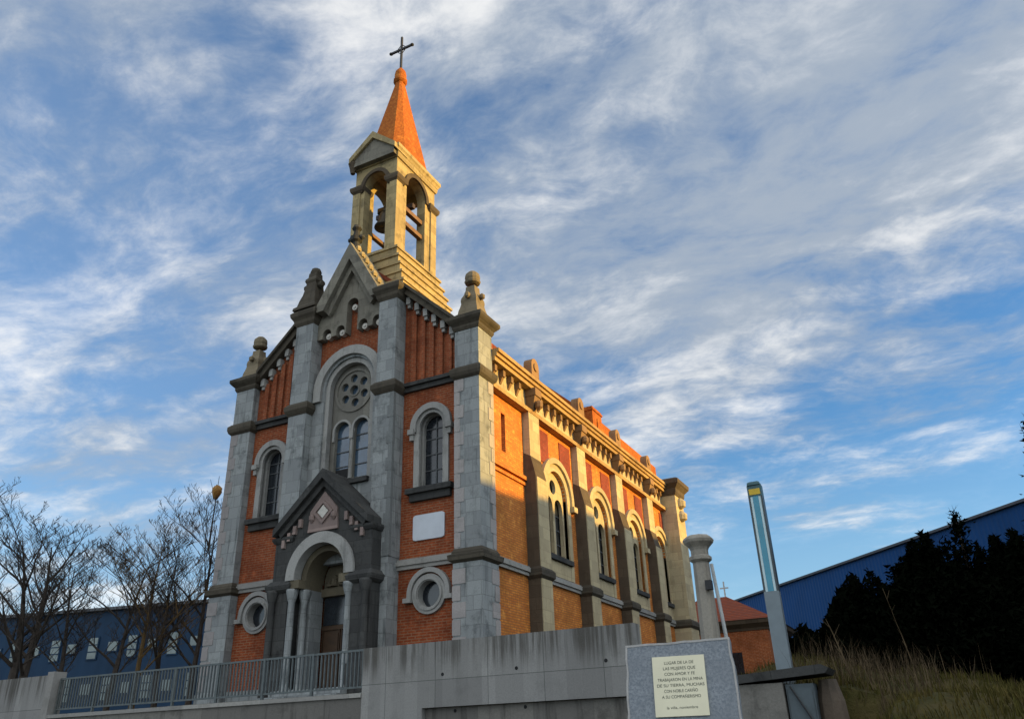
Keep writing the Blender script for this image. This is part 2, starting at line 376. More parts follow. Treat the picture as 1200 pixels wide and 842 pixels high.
def uarch(cx, ro, ri, z0, zs, n=20):
    return [(cx+ro, z0)] + arc(cx, zs, ro, 0, math.pi, n) + [(cx-ro, z0), (cx-ri, z0)] + arc(cx, zs, ri, math.pi, 0, n) + [(cx+ri, z0)]
def rect(x0, x1, z0, z1): return [(x0, z0), (x1, z0), (x1, z1), (x0, z1)]
def lathe(bm, c, prof, n=16, ph=0.0):
    rings = []
    for r, z in prof:
        rings.append([bm.verts.new((c[0]+r*math.cos(ph+2*math.pi*i/n), c[1]+r*math.sin(ph+2*math.pi*i/n), c[2]+z)) for i in range(n)])
    for a, b in zip(rings, rings[1:]):
        for i in range(n): bm.faces.new([a[i], a[(i+1) % n], b[(i+1) % n], b[i]])
    bm.faces.new(rings[0][::-1]); bm.faces.new(rings[-1])
def tube(bm, p0, p1, r0, r1, n=6, cap=True):
    p0, p1 = Vector(p0), Vector(p1); d = (p1-p0)
    if d.length < 1e-6: return
    q = d.to_track_quat('Z', 'Y')
    A = []; B = []
    for i in range(n):
        a = 2*math.pi*i/n; v = Vector((math.cos(a), math.sin(a), 0))
        A.append(bm.verts.new(p0+q @ (v*r0))); B.append(bm.verts.new(p1+q @ (v*r1)))
    for i in range(n): bm.faces.new([A[i], A[(i+1) % n], B[(i+1) % n], B[i]])
    if cap: bm.faces.new(A[::-1]); bm.faces.new(B)
def bar(bm, a, b, w, d0, d1, mp=FX, w2=None):
    """flat bar of width w along a->b in wall coordinates"""
    a = Vector(a); b = Vector(b); n = (b-a).normalized(); p = Vector((-n.y, n.x))*w/2
    plate(bm, [tuple(a-p), tuple(b-p), tuple(b+p), tuple(a+p)], [], mp, d0, d1)

# ------------------------------------------------------------------ ground
ZT = -2.45      # church terrace
ZS = -5.2       # street
def sstep(a, b, x):
    t = max(0, min(1, (x-a)/(b-a))); return t*t*(3-2*t)
def ground_z(x, y):
    bank = ZS + (1.95)*sstep(-15.5, -9.0, y) + 0.80*sstep(-9, 2, y) + 0.45*sstep(3, 20, y) - 0.32*sstep(10.5, 13.5, x)*sstep(-9, -2, y)
    near = ZS + 0.35 + 2.0*sstep(-6.3, -5.75, y) + 0.25*sstep(-5.7, 3, y)
    m = sstep(9.95, 11.2, x); bank = bank*m + near*(1-m)
    bank += 0.62*math.exp(-((x-9.0)/1.5)**2-((y+2.6)/1.7)**2)
    bank += (0.10*math.sin(x*1.3+y*0.7) + 0.07*math.sin(x*2.9-y*1.9))*sstep(-13, -8, y)*m
    left = ZS if y < -5.86 else ZT
    k = sstep(6.75, 8.2, x)
    far = math.hypot(x, y-5)
    return left*(1-k)+bank*k - 0.0*far
def axis(a, b, fine0, fine1, st):
    v = []; x = a
    while x < b:
        v.append(x)
        x += st if fine0 <= x < fine1 else max(st, min(60, (fine0-x)*0.35 if x < fine0 else (x-fine1)*0.35+st))
    v.append(b); return v
xs = axis(-900, 900, -15, 26, 0.45)
ys = sorted(set([round(v, 3) for v in axis(-500, 1000, -17, 12, 0.45)] + [-5.9, -5.8]))
ys = [y for y in ys if y in (-5.9, -5.8) or not (-5.95 < y < -5.75)]
bm = BM(); G = [[bm.verts.new((x, y, ground_z(x, y))) for x in xs] for y in ys]
for j in range(len(ys)-1):
    for i in range(len(xs)-1): bm.faces.new([G[j][i], G[j][i+1], G[j+1][i+1], G[j+1][i]])
structure('ground', bm, 'earth_grass')
bm = BM(); box(bm, -40, 30, -32, -16.2, ZS-0.1, ZS+0.004); structure('road', bm, 'asphalt')
bm = BM(); box(bm, -40, 6.9, -16.2, -6.02, ZS-0.1, ZS+0.12); structure('pavement', bm, 'paving')
bm = BM(); box(bm, -13.5, 6.3, -5.68, -1.9, ZT-0.1, ZT+0.004); structure('path', bm, 'paving')

# ------------------------------------------------------------------ church
CH = thing('church', 'red brick church with grey stone trim, gabled front and an orange spired bell tower', 'church', (-5.5, 11, ZT))
CX = -5.45
YF = 0.3                      # brick plane of the front
XW = -0.25                    # brick plane of the right-hand side
YE = 21.9                     # rear end
# front wall with real openings
LANC = (-2.0, -9.0)
holes = []
for cx in LANC:
    holes.append(archp(cx, 0.62, 4.08, 6.22)); holes.append(circ(cx, 0.68, 0.60))
holes.append(archp(CX, 1.12, 4.75, 8.42)); holes.append(archp(CX, 0.95, -1.9, 1.55))
bm = BM()
plate(bm, [(-10.4, ZT-.3), (-.6, ZT-.3), (-.6, 9.7), (-3.2, 11.85), (-4.2, 11.5), (CX, 13.5), (-6.7, 11.5), (-7.7, 11.85), (-10.4, 9.7)], holes, FX, YF, YF+0.45)
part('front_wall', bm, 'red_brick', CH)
# other walls
SWIN = [6.37, 10.87, 15.37, 19.32]
sholes = [archp(y, 0.95, 2.62, 4.95) for y in SWIN] + [rect(1.98, 2.28, 5.5, 6.9)]
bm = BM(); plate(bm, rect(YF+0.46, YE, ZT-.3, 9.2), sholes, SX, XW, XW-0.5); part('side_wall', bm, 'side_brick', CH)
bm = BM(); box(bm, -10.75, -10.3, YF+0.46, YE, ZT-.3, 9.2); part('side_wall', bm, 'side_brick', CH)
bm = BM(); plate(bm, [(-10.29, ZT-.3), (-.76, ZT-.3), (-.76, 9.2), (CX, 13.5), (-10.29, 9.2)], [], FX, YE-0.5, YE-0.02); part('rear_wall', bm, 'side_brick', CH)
# a dark floor and lining so that openings look into a dark room
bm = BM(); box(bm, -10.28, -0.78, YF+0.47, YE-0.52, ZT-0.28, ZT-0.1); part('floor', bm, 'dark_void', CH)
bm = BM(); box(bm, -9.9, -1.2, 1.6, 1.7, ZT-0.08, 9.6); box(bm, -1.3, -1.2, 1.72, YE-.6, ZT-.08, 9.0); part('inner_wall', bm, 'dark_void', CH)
# roof
bm = BM()
hexa(bm, [(-.45,.76,9.42),(-.45,YE+.1,9.42),(-.45,YE+.1,9.6),(-.45,.76,9.6),(CX,.76,13.75),(CX,YE+.1,13.75),(CX,YE+.1,13.95),(CX,.76,13.95)])
hexa(bm, [(-10.55,.76,9.42),(-10.55,YE+.1,9.42),(-10.55,YE+.1,9.6),(-10.55,.76,9.6),(CX-.001,.76,13.75),(CX-.001,YE+.1,13.75),(CX-.001,YE+.1,13.95),(CX-.001,.76,13.95)])
roof = part('roof', bm, 'roof_tile', CH)
bm = BM()
hexa(bm, [(-.80,13.2,9.75),(-.80,YE+.25,9.75),(-.80,YE+.25,10.50),(-.80,13.2,10.50),(-3.6,13.2,12.35),(-3.6,YE+.25,12.35),(-3.6,YE+.25,13.05),(-3.6,13.2,13.05)])
part('raised_eave', bm, 'spire_tile', roof)
bm = BM(); box(bm, -1.45, -.85, 12.7, 13.9, 9.4, 11.05); box(bm, -1.5, -.80, 12.65, 13.95, 10.85, 10.95); part('chimney', bm, 'spire_tile', roof)

# corner piers
def finial_prof(s=1.0):
    return [(r*s, z*s) for r, z in ((.74,0),(.74,.13),(.66,.18),(.63,.34),(.56,.52),(.51,.70),(.53,.84),(.50,.98),(.42,1.10),(.35,1.24),(.31,1.40),(.30,1.56),(.14,1.62))]
def corner_pier(x0, x1, y0, y1, front):
    bm = BM(); box(bm, x0, x1, y0, y1, 1.84, 9.42); box(bm, x0-.045, x1+.045, y0-.045, y1+.045, ZT, 1.42)
    box(bm, x0-.10, x1+.10, y0-.10, y1+.10, ZT-.02, ZT+0.7)
    P = part('corner_pier', bm, 'grey_granite', CH)
    bm = BM(); steps(bm, x0, x1, y0, y1, [(.03,1.421),(.16,1.50),(.18,1.66),(.08,1.70),(.08,1.76),(.02,1.86)]); part('collar', bm, 'dark_stone', P)
    bm = BM(); steps(bm, x0, x1, y0, y1, [(.02,7.52),(.10,7.60),(.14,7.72),(.14,7.86),(.04,7.96)]); part('collar', bm, 'dark_stone', P)
    bm = BM(); steps(bm, x0, x1, y0, y1, [(.02,9.34),(.07,9.44),(.07,9.52),(.20,9.66),(.24,9.72),(.24,9.84),(.12,9.92)]); part('cap', bm, 'dark_stone', P)
    bm = BM()
    lathe(bm, ((x0+x1)/2, (y0+y1)/2, 9.92), finial_prof(0.84), 4, math.pi/4)
    lathe(bm, ((x0+x1)/2, (y0+y1)/2, 9.92+1.50), [(.16,-.06),(.27,-.02),(.30,.05),(.25,.10),(.28,.20),(.26,.34),(.15,.46),(.02,.52)], 12)
    for dx, dy in ((.38,0),(-.38,0),(0,.38),(0,-.38)):
        lathe(bm, ((x0+x1)/2+dx, (y0+y1)/2+dy, 9.92+.72), [(.02,0),(.10,.06),(.11,.18),(.02,.26)], 8)
    part('finial', bm, 'finial_stone', P)
    bm = BM(); z = 1.9; k = 0
    box(bm, x0-.008, x0+.12, y0-.008, y0+.04, ZT+.8, 7.3)
    if front: box(bm, x1-.04, x1+.008, y1-.12, y1+.008, ZT+.8, 7.3)
    while z < 7.3:
        w = .34 if k % 2 else .20
        box(bm, x0-.018, x0+w, y0-.018, y0+.05, z, z+.44)
        box(bm, x1-.05, x1+.018, y1-w, y1+.016, z, z+.44) if front else None
        z += .47; k += 1
    z = ZT+.8
    while z < 1.2:
        w = .40 if k % 2 else .22
        box(bm, x0-.063, x0+w, y0-.063, y0+.05, z, z+.44)
        box(bm, x1-.05, x1+.063, y1-w, y1+.06, z, z+.44) if front else None
        z += .49; k += 1
    part('quoins', bm, 'pink_quoin', P)
    return P
corner_pier(-.93, 0.0, 0.0, 0.95, True)
corner_pier(-11.0, -10.07, 0.0, 0.95, True)

# string courses of the front
for (xa, xb) in ((-10.05, -7.3), (-3.6, -.95)):
    bm = BM(); plate(bm, rect(xa, xb, 1.5, 1.82), [], FX, YF-.12, YF+.02); plate(bm, rect(xa, xb, 1.62, 1.74), [], FX, YF-.18, YF-.119); part('string_course', bm, 'coping', CH)
for (xa, xb) in ((-10.05, -7.91), (-3.19, -.95)):
    bm = BM(); plate(bm, rect(xa, xb, 7.62, 7.98), [], FX, YF-.12, YF+.02); plate(bm, rect(xa, xb, 7.8, 7.93), [], FX, YF-.22, YF-.119); part('string_course', bm, 'black_stone', CH)
# plinth of the front
for (xa, xb) in ((-10.05, -7.3), (-3.4, -.95)):
    bm = BM(); plate(bm, rect(xa, xb, ZT, ZT+.75), [], FX, YF-.1, YF+.02); part('plinth', bm, 'grey_granite', CH)

# upper side fields: brick strips, corbels, raking cornices
for sgn in (1, -1):
    X = lambda x: CX + sgn*(x-CX)
    rk = lambda x: 9.62 + (-.98-x)*0.93            # underside of raking cornice
    for i in range(5):
        x = -1.28-.37*i
        bm = BM(); box(bm, min(X(x-.10), X(x+.10)), max(X(x-.10), X(x+.10)), YF-.1, YF+.02, 7.99, rk(x)-.42); part('brick_strip', bm, 'red_brick', CH)
    for i in range(6):
        x = -1.12-.37*i; c = X(x); bm = BM()
        box(bm, c-.09, c+.09, YF-.22, YF+.02, rk(x)-.36, rk(x)-.06)
        box(bm, c-.06, c+.06, YF-.16, YF+.02, rk(x)-.50, rk(x)-.36)
        part('corbel', bm, 'pale_granite', CH)
    bm = BM()
    pts = [(X(-.95), 9.55), (X(-3.05), 9.55+2.10*.93), (X(-3.05), 9.85+2.10*.93), (X(-.95), 9.85)]
    plate(bm, pts, [], FX, YF-.34, YF+.6)
    pts = [(X(-.95), 9.851), (X(-3.05), 9.851+2.10*.93), (X(-3.05), 10.0+2.10*.93), (X(-.95), 10.0)]
    plate(bm, pts, [], FX, YF-.46, YF+.7)
    part('raking_cornice', bm, 'dark_stone', CH)

# central pilasters
for (x0, x1) in ((-3.98, -3.2), (-7.9, -7.08)):
    bm = BM(); box(bm, x0, x1, -.3, .32, ZT, 11.3)
    if x0 > -5: box(bm, x0+.5, x1+.02, -.32, .3, 1.9, 7.5)
    P = part('pilaster', bm, 'grey_granite', CH)
    bm = BM(); steps(bm, x0, x1, -.3, .34, [(.02,7.55),(.08,7.64),(.14,7.74),(.14,7.9),(.04,8.02)])
    part('collar', bm, 'dark_stone', P)
    bm = BM(); steps(bm, x0, x1, -.3, .36, [(.01,11.28),(.08,11.40),(.10,11.52),(.20,11.68),(.22,11.82),(.12,11.94)])
    part('cap', bm, 'dark_stone', P)
    if x0 < -5:
        cx, cy = (x0+x1)/2, .05
        bm = BM(); lathe(bm, (cx, cy, 11.96), [(.78,0),(.76,.12),(.62,.22),(.54,.5),(.44,.75),(.37,1.05),(.33,1.3),(.40,1.4),(.38,1.5),(.28,1.6),(.26,1.8),(.1,1.9)], 4, math.pi/4)
        lathe(bm, (cx, cy, 13.62), [(.1,0),(.2,.1),(.23,.22),(.18,.36),(.05,.44)], 10)
        for dx in (-.34, .34): lathe(bm, (cx+dx, cy-.05, 13.02), [(.03,0),(.13,.08),(.14,.2),(.03,.3)], 8)
        part('pinnacle', bm, 'dark_stone', CH)
# quoins down the right pilaster edge
bm = BM(); box(bm, -3.34, -3.172, -.33, -.2, 1.9, 7.5)
for k in range(12):
    z = 1.9+.47*k
    if k % 2 == 0: box(bm, -3.42, -3.165, -.338, -.2, z, z+.44)
part('pilaster_quoins', bm, 'dark_granite', CH)

# big window bay: stone surround, rose, twin lights
bm = BM()
plate(bm, rect(-7.07, -3.985, 2.0, 8.42) [:2] + [(-3.985, 8.42), (CX+1.55, 8.42)] + arc(CX, 8.42, 1.53, 0, math.pi, 28) + [(-7.07, 8.42)], [archp(CX, 1.12, 4.75, 8.42, 28)], FX, .04, YF-.003)
BAY = part('window_bay', bm, 'grey_granite', CH)
bm = BM(); plate(bm, uarch(CX, 1.56, 1.22, 8.0, 8.42, 28), [], FX, -.08, .039); part('arch_ring', bm, 'pale_granite', BAY)
bm = BM(); plate(bm, uarch(CX, 1.111, .93, 4.76, 8.42, 28), [], FX, .12, .34); part('inner_arch', bm, 'pale_granite', BAY)
bm = BM()
rose = [circ(CX, 8.34, .185, 14)] + [circ(CX+.49*math.cos(a), 8.34+.49*math.sin(a), .165, 12) for a in [math.pi/2+i*math.pi/3+.1 for i in range(6)]]
tw = [archp(CX+s*.42, .33, 4.98, 6.82, 14) for s in (-1, 1)]
plate(bm, archp(CX, 1.115, 4.76, 8.42, 28), rose+tw, FX, .38, .52)
plate(bm, circ(CX, 8.34, .86, 32), [circ(CX, 8.34, .76, 32)], FX, .33, .379)
plate(bm, circ(CX, 8.34, .25, 18), [circ(CX, 8.34, .19, 16)], FX, .35, .379)
part('tracery', bm, 'rose_stone', BAY)
bm = BM()
for s in (-1, 1): plate(bm, uarch(CX+s*.42, .42, .335, 6.45, 6.82, 14), [], FX, .31, .379)
lathe(bm, (CX, .40, 4.98), [(.09,0),(.07,.08),(.06,1.6),(.09,1.7),(.11,1.85)], 8)
part('twin_arch', bm, 'pale_granite', BAY)
bm = BM(); box(bm, CX-1.0, CX+1.0, .53, .54, 4.8, 9.5); part('glass', bm, 'sky_tint_glass', BAY)
bm = BM()
for s in (-1, 1):
    for z in (5.5, 6.05, 6.6): box(bm, CX+s*.42-.33, CX+s*.42+.33, .50, .528, z-.02, z+.02)
part('glazing_bar', bm, 'lead', BAY)
bm = BM(); plate(bm, rect(CX-.93, CX-.15, 4.98, 5.42), [], FX, .515, .528) ; part('broken_pane', bm, 'dark_void', BAY)
bm = BM(); box(bm, CX-.98, CX+1.1, -.10, .37, 4.62, 4.78); part('sill', bm, 'black_stone', BAY)

# gable over the bay
bm = BM()
nich = []
for cx in (-6.62, -5.98, -4.92, -4.28): nich.append(archp(cx, .20, 10.35, 10.80, 12))
nich.append(archp(CX, .26, 10.35, 11.78, 14))
out = [(-7.07, 10.62)]
for h in sorted(nich, key=lambda h: h[0][0]):
    xl, xr = h[0][0], h[1][0]; top = h[2:]
    out += [(xl, 10.62)] + [p for p in reversed(top)] + [(xr, 10.62)]
out += [(-3.985, 10.62), (-3.985, 11.6), (CX, 13.6), (-7.07, 11.6)]
plate(bm, out, [], FX, -.02, YF-.002)
GB = part('gable', bm, 'gable_grey', CH)
for cx in (-6.62, -5.98, -4.92, -4.28, CX):
    z = 11.70 if cx == CX else 10.74
    bm = BM(); plate(bm, circ(cx, z, .125, 16), [], FX, .1, YF-.004); plate(bm, circ(cx, z, .05, 10), [], FX, .06, .099); part('roundel', bm, 'white_disc', GB)
bm = BM()
for s in (1, -1):
    X = lambda x: CX+s*x
    plate(bm, [(X(0), 13.62), (X(1.12), 11.62), (X(1.44), 11.62), (X(1.44), 11.92), (X(0), 14.38)], [], FX, -.42, .75)
    plate(bm, [(X(0), 13.2), (X(.98), 11.45), (X(1.11), 11.62), (X(0), 13.61)], [], FX, -.22, .3)
part('gable_coping', bm, 'gable_grey', GB)
bm = BM()
for s in (1, -1):
    for i in range(6):
        f = .12+i*.15; x = CX+s*1.38*f; z = 14.38-2.46*f*1.38/1.44
        lathe(bm, (x, -.1, z-.02), [(.10,0),(.14,.1),(.10,.2),(.02,.25)], 6)
part('crockets', bm, 'tower_stone', GB)
bm = BM(); lathe(bm, (CX, -.05, 14.2), [(.16,0),(.13,.35),(.24,.42),(.26,.58),(.15,.66),(.11,.9),(.2,1.0),(.14,1.15),(.03,1.22)], 10)
for dx in (-.27, .27): lathe(bm, (CX+dx, -.05, 14.62), [(.02,0),(.12,.07),(.12,.16),(.02,.22)], 8)
part('finial', bm, 'black_stone', GB)

# tall side windows, round windows and tablet of the front
for cx in LANC:
    bm = BM(); plate(bm, uarch(cx, .80, .58, 6.05, 6.22), [], FX, YF-.16, YF+.02)
    plate(bm, uarch(cx, .68, .46, 4.10, 6.22), [], FX, YF-.07, YF+.03)
    W_ = part('tall_window', bm, 'pale_granite', CH)
    bm = BM(); plate(bm, archp(cx, .615, 4.10, 6.22), [archp(cx, .43, 4.2, 6.22)], FX, YF+.16, YF+.3)
    part('reveal', bm, 'pale_granite', W_)
    bm = BM()
    for s in (-1, 1):
        box(bm, cx+s*.74-.12, cx+s*.74+.12, YF-.22, YF+.01, 5.98, 6.16); box(bm, cx+s*.74-.07, cx+s*.74+.07, YF-.15, YF+.01, 5.78, 5.98)
    part('impost', bm, 'pale_granite', W_)
    bm = BM(); box(bm, cx-.88, cx+.88, YF-.26, YF+.2, 3.90, 4.08); box(bm, cx-.78, cx+.78, YF-.14, YF+.02, 3.66, 3.90); part('sill', bm, 'black_stone', W_)
    bm = BM(); plate(bm, archp(cx, .46, 4.12, 6.22), [], FX, YF+.32, YF+.34); part('glass', bm, 'dark_glass', W_)
    bm = BM()
    for z in (4.75, 5.3, 5.85, 6.22): box(bm, cx-.43, cx+.43, YF+.29, YF+.318, z-.018, z+.018)
    box(bm, cx-.018, cx+.018, YF+.285, YF+.315, 4.15, 6.6); part('glazing_bar', bm, 'lead', W_)
    bm = BM(); plate(bm, circ(cx, .68, .605, 32), [circ(cx, .68, .40, 28)], FX, YF-.1, YF+.25); plate(bm, circ(cx, .68, .50, 32), [circ(cx, .68, .43, 28)], FX, YF-.14, YF-.101)
    O_ = part('round_window', bm, 'pale_granite', CH)
    bm = BM(); plate(bm, uarch(cx, .78, .63, .60, .70, 24), [], FX, YF-.15, YF+.02)
    for s in (-1, 1): box(bm, cx+s*.75-.14, cx+s*.75+.14, YF-.2, YF+.01, .46, .60)
    part('hood_mould', bm, 'pale_granite', O_)
    bm = BM(); plate(bm, circ(cx, .68, .45, 24), [], FX, YF+.2, YF+.22); part('glass', bm, 'dark_glass', O_)
bm = BM()
c = .09; x0, x1, z0, z1 = -2.66, -1.47, 2.38, 3.2
plate(bm, [(x0+c,z0),(x1-c,z0),(x1-.02,z0+.03),(x1,z0+c),(x1,z1-c),(x1-.02,z1-.03),(x1-c,z1),(x0+c,z1),(x0+.02,z1-.03),(x0,z1-c),(x0,z0+c),(x0+.02,z0+.03)], [], FX, YF-.05, YF+.01)
part('tablet', bm, 'white_marble', CH, 'plain white tablet with rounded corners')

# entrance porch
PY = -.85
def gable_poly(w, zb, zs, za): return [(CX-w, zb), (CX+w, zb), (CX+w, zs), (CX, za), (CX-w, zs)]
bm = BM()
po = [(CX-1.75, 3.0), (CX-1.75, 1.5)]
po = [(CX+1.75, 1.5), (CX+1.75, 2.95), (CX, 4.62), (CX-1.75, 2.95), (CX-1.75, 1.5), (CX-1.22, 1.5)] + arc(CX, 1.5, 1.22, math.pi, 0, 26)
plate(bm, po, [], FX, PY+.06, YF-.01)
PO = part('porch', bm, 'black_stone', CH)
bm = BM(); plate(bm, uarch(CX, 1.36, 1.0, 1.42, 1.5, 28), [], FX, PY-.06, PY+.3); part('arch', bm, 'pale_granite', PO)
bm = BM(); plate(bm, uarch(CX, 1.0, .80, 1.42, 1.5, 28), [], FX, PY+.32, YF+.05); part('inner_arch', bm, 'front_sand', PO)
bm = BM()
for s in (1, -1):
    X = lambda x: CX+s*x
    plate(bm, [(X(0), 4.64), (X(1.94), 2.90), (X(1.94), 3.14), (X(0), 4.96)], [], FX, PY-.22, YF-.02)
    plate(bm, [(X(0), 4.38), (X(1.70), 2.84), (X(1.80), 3.00), (X(0), 4.635)], [], FX, PY-.08, PY+.5)
part('roof', bm, 'black_stone', PO)
for s in (-1, 1):
    xa, xb = sorted((CX+s*1.28, CX+s*1.98))
    bm = BM(); box(bm, xa, xb, PY+.05, YF-.02, ZT, 2.9); box(bm, xa-.06, xb+.06, PY-.02, YF-.03, ZT-.02, ZT+1.2)
    part('side_pier', bm, 'black_stone', PO)
    bm = BM(); steps(bm, xa, xb, PY+.05, YF-.2, [(.04,1.08),(.14,1.16),(.17,1.3),(.1,1.38),(.04,1.46)]); part('collar', bm, 'black_stone', PO)
    bm = BM(); steps(bm, xa, xb, PY+.05, YF-.2, [(.04,2.70),(.10,2.80),(.10,2.885),(.03,2.895)]); part('collar', bm, 'black_stone', PO)
    for q, (xx, yy) in enumerate(((CX+s*1.14, PY+.1), (CX+s*.92, PY+.45), (CX+s*1.86, PY-.02))):
        bm = BM(); lathe(bm, (xx, yy, ZT), [(.17,0),(.17,.6),(.12,.68),(.11,3.2),(.15,3.3),(.2,3.52),(.2,3.6)], 12)
        part('column', bm, 'grey_granite' if q < 2 else 'black_stone', PO, None, True)
    bm = BM(); xa, xb = sorted((CX+s*.80, CX+s*1.3)); box(bm, xa, xb, PY-.02, YF, 1.16, 1.42); part('impost', bm, 'front_sand', PO)
    bm = BM(); xa, xb = sorted((CX+s*.78, CX+s*1.27)); box(bm, xa, xb, PY+.62, YF+.05, ZT, 1.158); part('jamb', bm, 'grey_granite', PO)
    for i in range(4):
        bm = BM(); box(bm, CX+s*(.95+.22*i)-.06, CX+s*(.95+.22*i)+.06, PY-.04, PY+.1, 3.42-.2*i-.3, 3.42-.2*i-.02); part('corbel', bm, 'pink_relief', PO)
bm = BM(); plate(bm, [(CX-.62, 2.9), (CX+.62, 2.9), (CX+.55, 3.6), (CX+.28, 3.9), (CX, 4.2), (CX-.28, 3.9), (CX-.55, 3.6)], [], FX, PY-.01, PY+.08)
plate(bm, [(CX, 3.12), (CX+.42, 3.52), (CX, 3.92), (CX-.42, 3.52)], [[(CX, 3.24), (CX-.30, 3.52), (CX, 3.80), (CX+.30, 3.52)]], FX, PY-.07, PY-.011)
lathe(bm, (CX-.45, PY-.03, 3.2), [(.02,0),(.1,.1),(.1,.22),(.02,.3)], 8); lathe(bm, (CX+.45, PY-.03, 3.2), [(.02,0),(.1,.1),(.1,.22),(.02,.3)], 8)
part('carved_emblem', bm, 'pink_relief', PO)
bm = BM(); plate(bm, [(CX, 3.3), (CX+.22, 3.52), (CX, 3.74), (CX-.22, 3.52)], [], FX, PY-.05, PY-.012); part('shield', bm, 'white_disc', PO)
bm = BM(); plate(bm, archp(CX, .80, 1.10, 1.5, 24), [], FX, YF+.1, YF+.2); TY = part('tympanum', bm, 'front_sand', PO)
bm = BM()
random.seed(3)
for (dx, dz, r, h) in ((0, 1.34, .16, .62), (-.36, 1.34, .14, .36), (.36, 1.34, .14, .36), (-.58, 1.34, .1, .2), (.58, 1.34, .1, .2)):
    lathe(bm, (CX+dx, YF+.09, dz), [(r, 0), (r*.8, h*.5), (r*.9, h*.65), (r*.45, h*.75), (r*.55, h*.9), (.02, h)], 10)
part('relief_figures', bm, 'front_sand', TY)
bm = BM(); box(bm, CX-.82, CX+.82, YF-.05, YF+.3, 1.0, 1.25); part('lintel', bm, 'front_sand', PO)
bm = BM(); box(bm, CX-.78, CX+.78, YF+.12, YF+.17, -1.9, 1.0)
D_ = part('door', bm, 'wood_door', CH)
bm = BM()
for s in (-1, 1):
    for (za, zb) in ((-1.75, -.95), (-.85, -.15)):
        box(bm, CX+s*.39-.29, CX+s*.39+.29, YF+.09, YF+.121, za, zb)
    box(bm, CX+s*.39-.36, CX+s*.39-.33, YF+.08, YF+.121, -1.9, 0.0); box(bm, CX+s*.39+.33, CX+s*.39+.36, YF+.08, YF+.121, -1.9, 0.0)
box(bm, CX-.78, CX+.78, YF+.07, YF+.121, -.05, .08); part('panel', bm, 'wood_door', D_)
bm = BM(); box(bm, CX-.74, CX+.74, YF+.10, YF+.119, .10, .98); part('fanlight', bm, 'dark_glass', D_)
bm = BM(); lathe(bm, (CX+.06, YF+.05, -.75), [(.02,0),(.035,.02),(.035,.05),(.02,.07)], 8); part('handle', bm, 'iron', D_)
bm = BM()
for i in range(3): box(bm, CX-1.6+.12*i, CX+1.6-.12*i, PY-1.0+.33*i, YF+.1 if i == 2 else PY-.6+.33*i, ZT, ZT+.18*(i+1))
part('front_steps', bm, 'grey_granite', CH)

# ------------------------------------------------------------------ bell tower
TX0, TX1, TY0, TY1 = -6.52, -4.38, 1.0, 3.95
bm = BM(); n = 6
for i in range(n):
    f = i/n; o = .72*(1-f)+.08
    z0 = 12.0+i*(2.6/n); z1 = z0+2.6/n
    box(bm, TX0-o*.95, TX1+o*.95, TY0-o*.30, TY1+o, z0, z1-.10)
    box(bm, TX0-o*.95-.06, TX1+o*.95+.06, TY0-o*.30-.06, TY1+o+.06, z1-.10, z1)
T = part('bell_tower', bm, 'tower_stone', CH, 'sandstone open belfry on a stepped base with an orange spire')
zb, zs, zc = 14.6, 18.2, 19.2
TCX = (TX0+TX1)/2; TCY = (TY0+TY1)/2
aF, aS = .58, .72
for (y0, y1) in ((TY0, TY0+.42), (TY1-.42, TY1)):
    bm = BM(); plate(bm, rect(TX0, TX1, zb, zc), [archp(TCX, aF, zb+.12, zs)], FX, y0, y1); part('belfry_wall', bm, 'tower_stone', T)
for (x0, x1) in ((TX0, TX0+.42), (TX1-.42, TX1)):
    bm = BM(); plate(bm, rect(TY0+.421, TY1-.421, zb, zc), [archp(TCY, aS, zb+.12, zs)], SX, x0, x1); part('belfry_wall', bm, 'tower_stone', T)
for x in (TX0, TX1):
    for y in (TY0, TY1):
        sx = 1 if x == TX1 else -1; sy = 1 if y == TY1 else -1
        bm = BM(); box(bm, min(x-sx*.30, x+sx*.07), max(x-sx*.30, x+sx*.07), min(y-sy*.36, y+sy*.07), max(y-sy*.36, y+sy*.07), zb, zs-.2); part('corner_strip', bm, 'tower_stone', T)
for x in (TX0, TX1):
    for y in (TY0, TY1):
        sx = 1 if x == TX1 else -1; sy = 1 if y == TY1 else -1
        xa, xb = sorted((x-sx*.36, x+sx*.02)); ya, yb = sorted((y-sy*.42, y+sy*.02))
        bm = BM(); steps(bm, xa, xb, ya, yb, [(.05,zs-.26),(.13,zs-.16),(.16,zs-.04),(.16,zs+.06),(.05,zs+.14)]); part('capital', bm, 'brown_stone', T)
bm = BM(); plate(bm, uarch(TCX, aF+.17, aF, zs-.05, zs), [], FX, TY0-.08, TY0+.01); plate(bm, uarch(TCY, aS+.2, aS, zs-.05, zs), [], SX, TX1+.08, TX1-.01); part('arch_mould', bm, 'brown_stone', T)
bm = BM(); steps(bm, TX0, TX1, TY0, TY1, [(.06,zc),(.10,zc+.12),(.10,zc+.22),(.16,zc+.36),(.21,zc+.42),(.21,zc+.58),(.10,zc+.64)]); part('cornice', bm, 'tower_stone', T)
bm = BM()
plate(bm, [(TX0-.02, zc+.05), (TX1+.02, zc+.05), (TX1+.02, zc+.35), (TCX, zc+1.22), (TX0-.02, zc+.35)], [], FX, TY0-.30, TY0+.3)
GBt = part('front_gable', bm, 'gable_grey', T)
bm = BM()
for s in (1, -1):
    w = (TX1-TX0)/2+.14
    plate(bm, [(TCX, zc+1.20), (TCX+s*w, zc+.24), (TCX+s*w, zc+.50), (TCX, zc+1.55)], [], FX, TY0-.42, TY0+.55)
part('gable_coping', bm, 'tower_stone', T)
bm = BM()
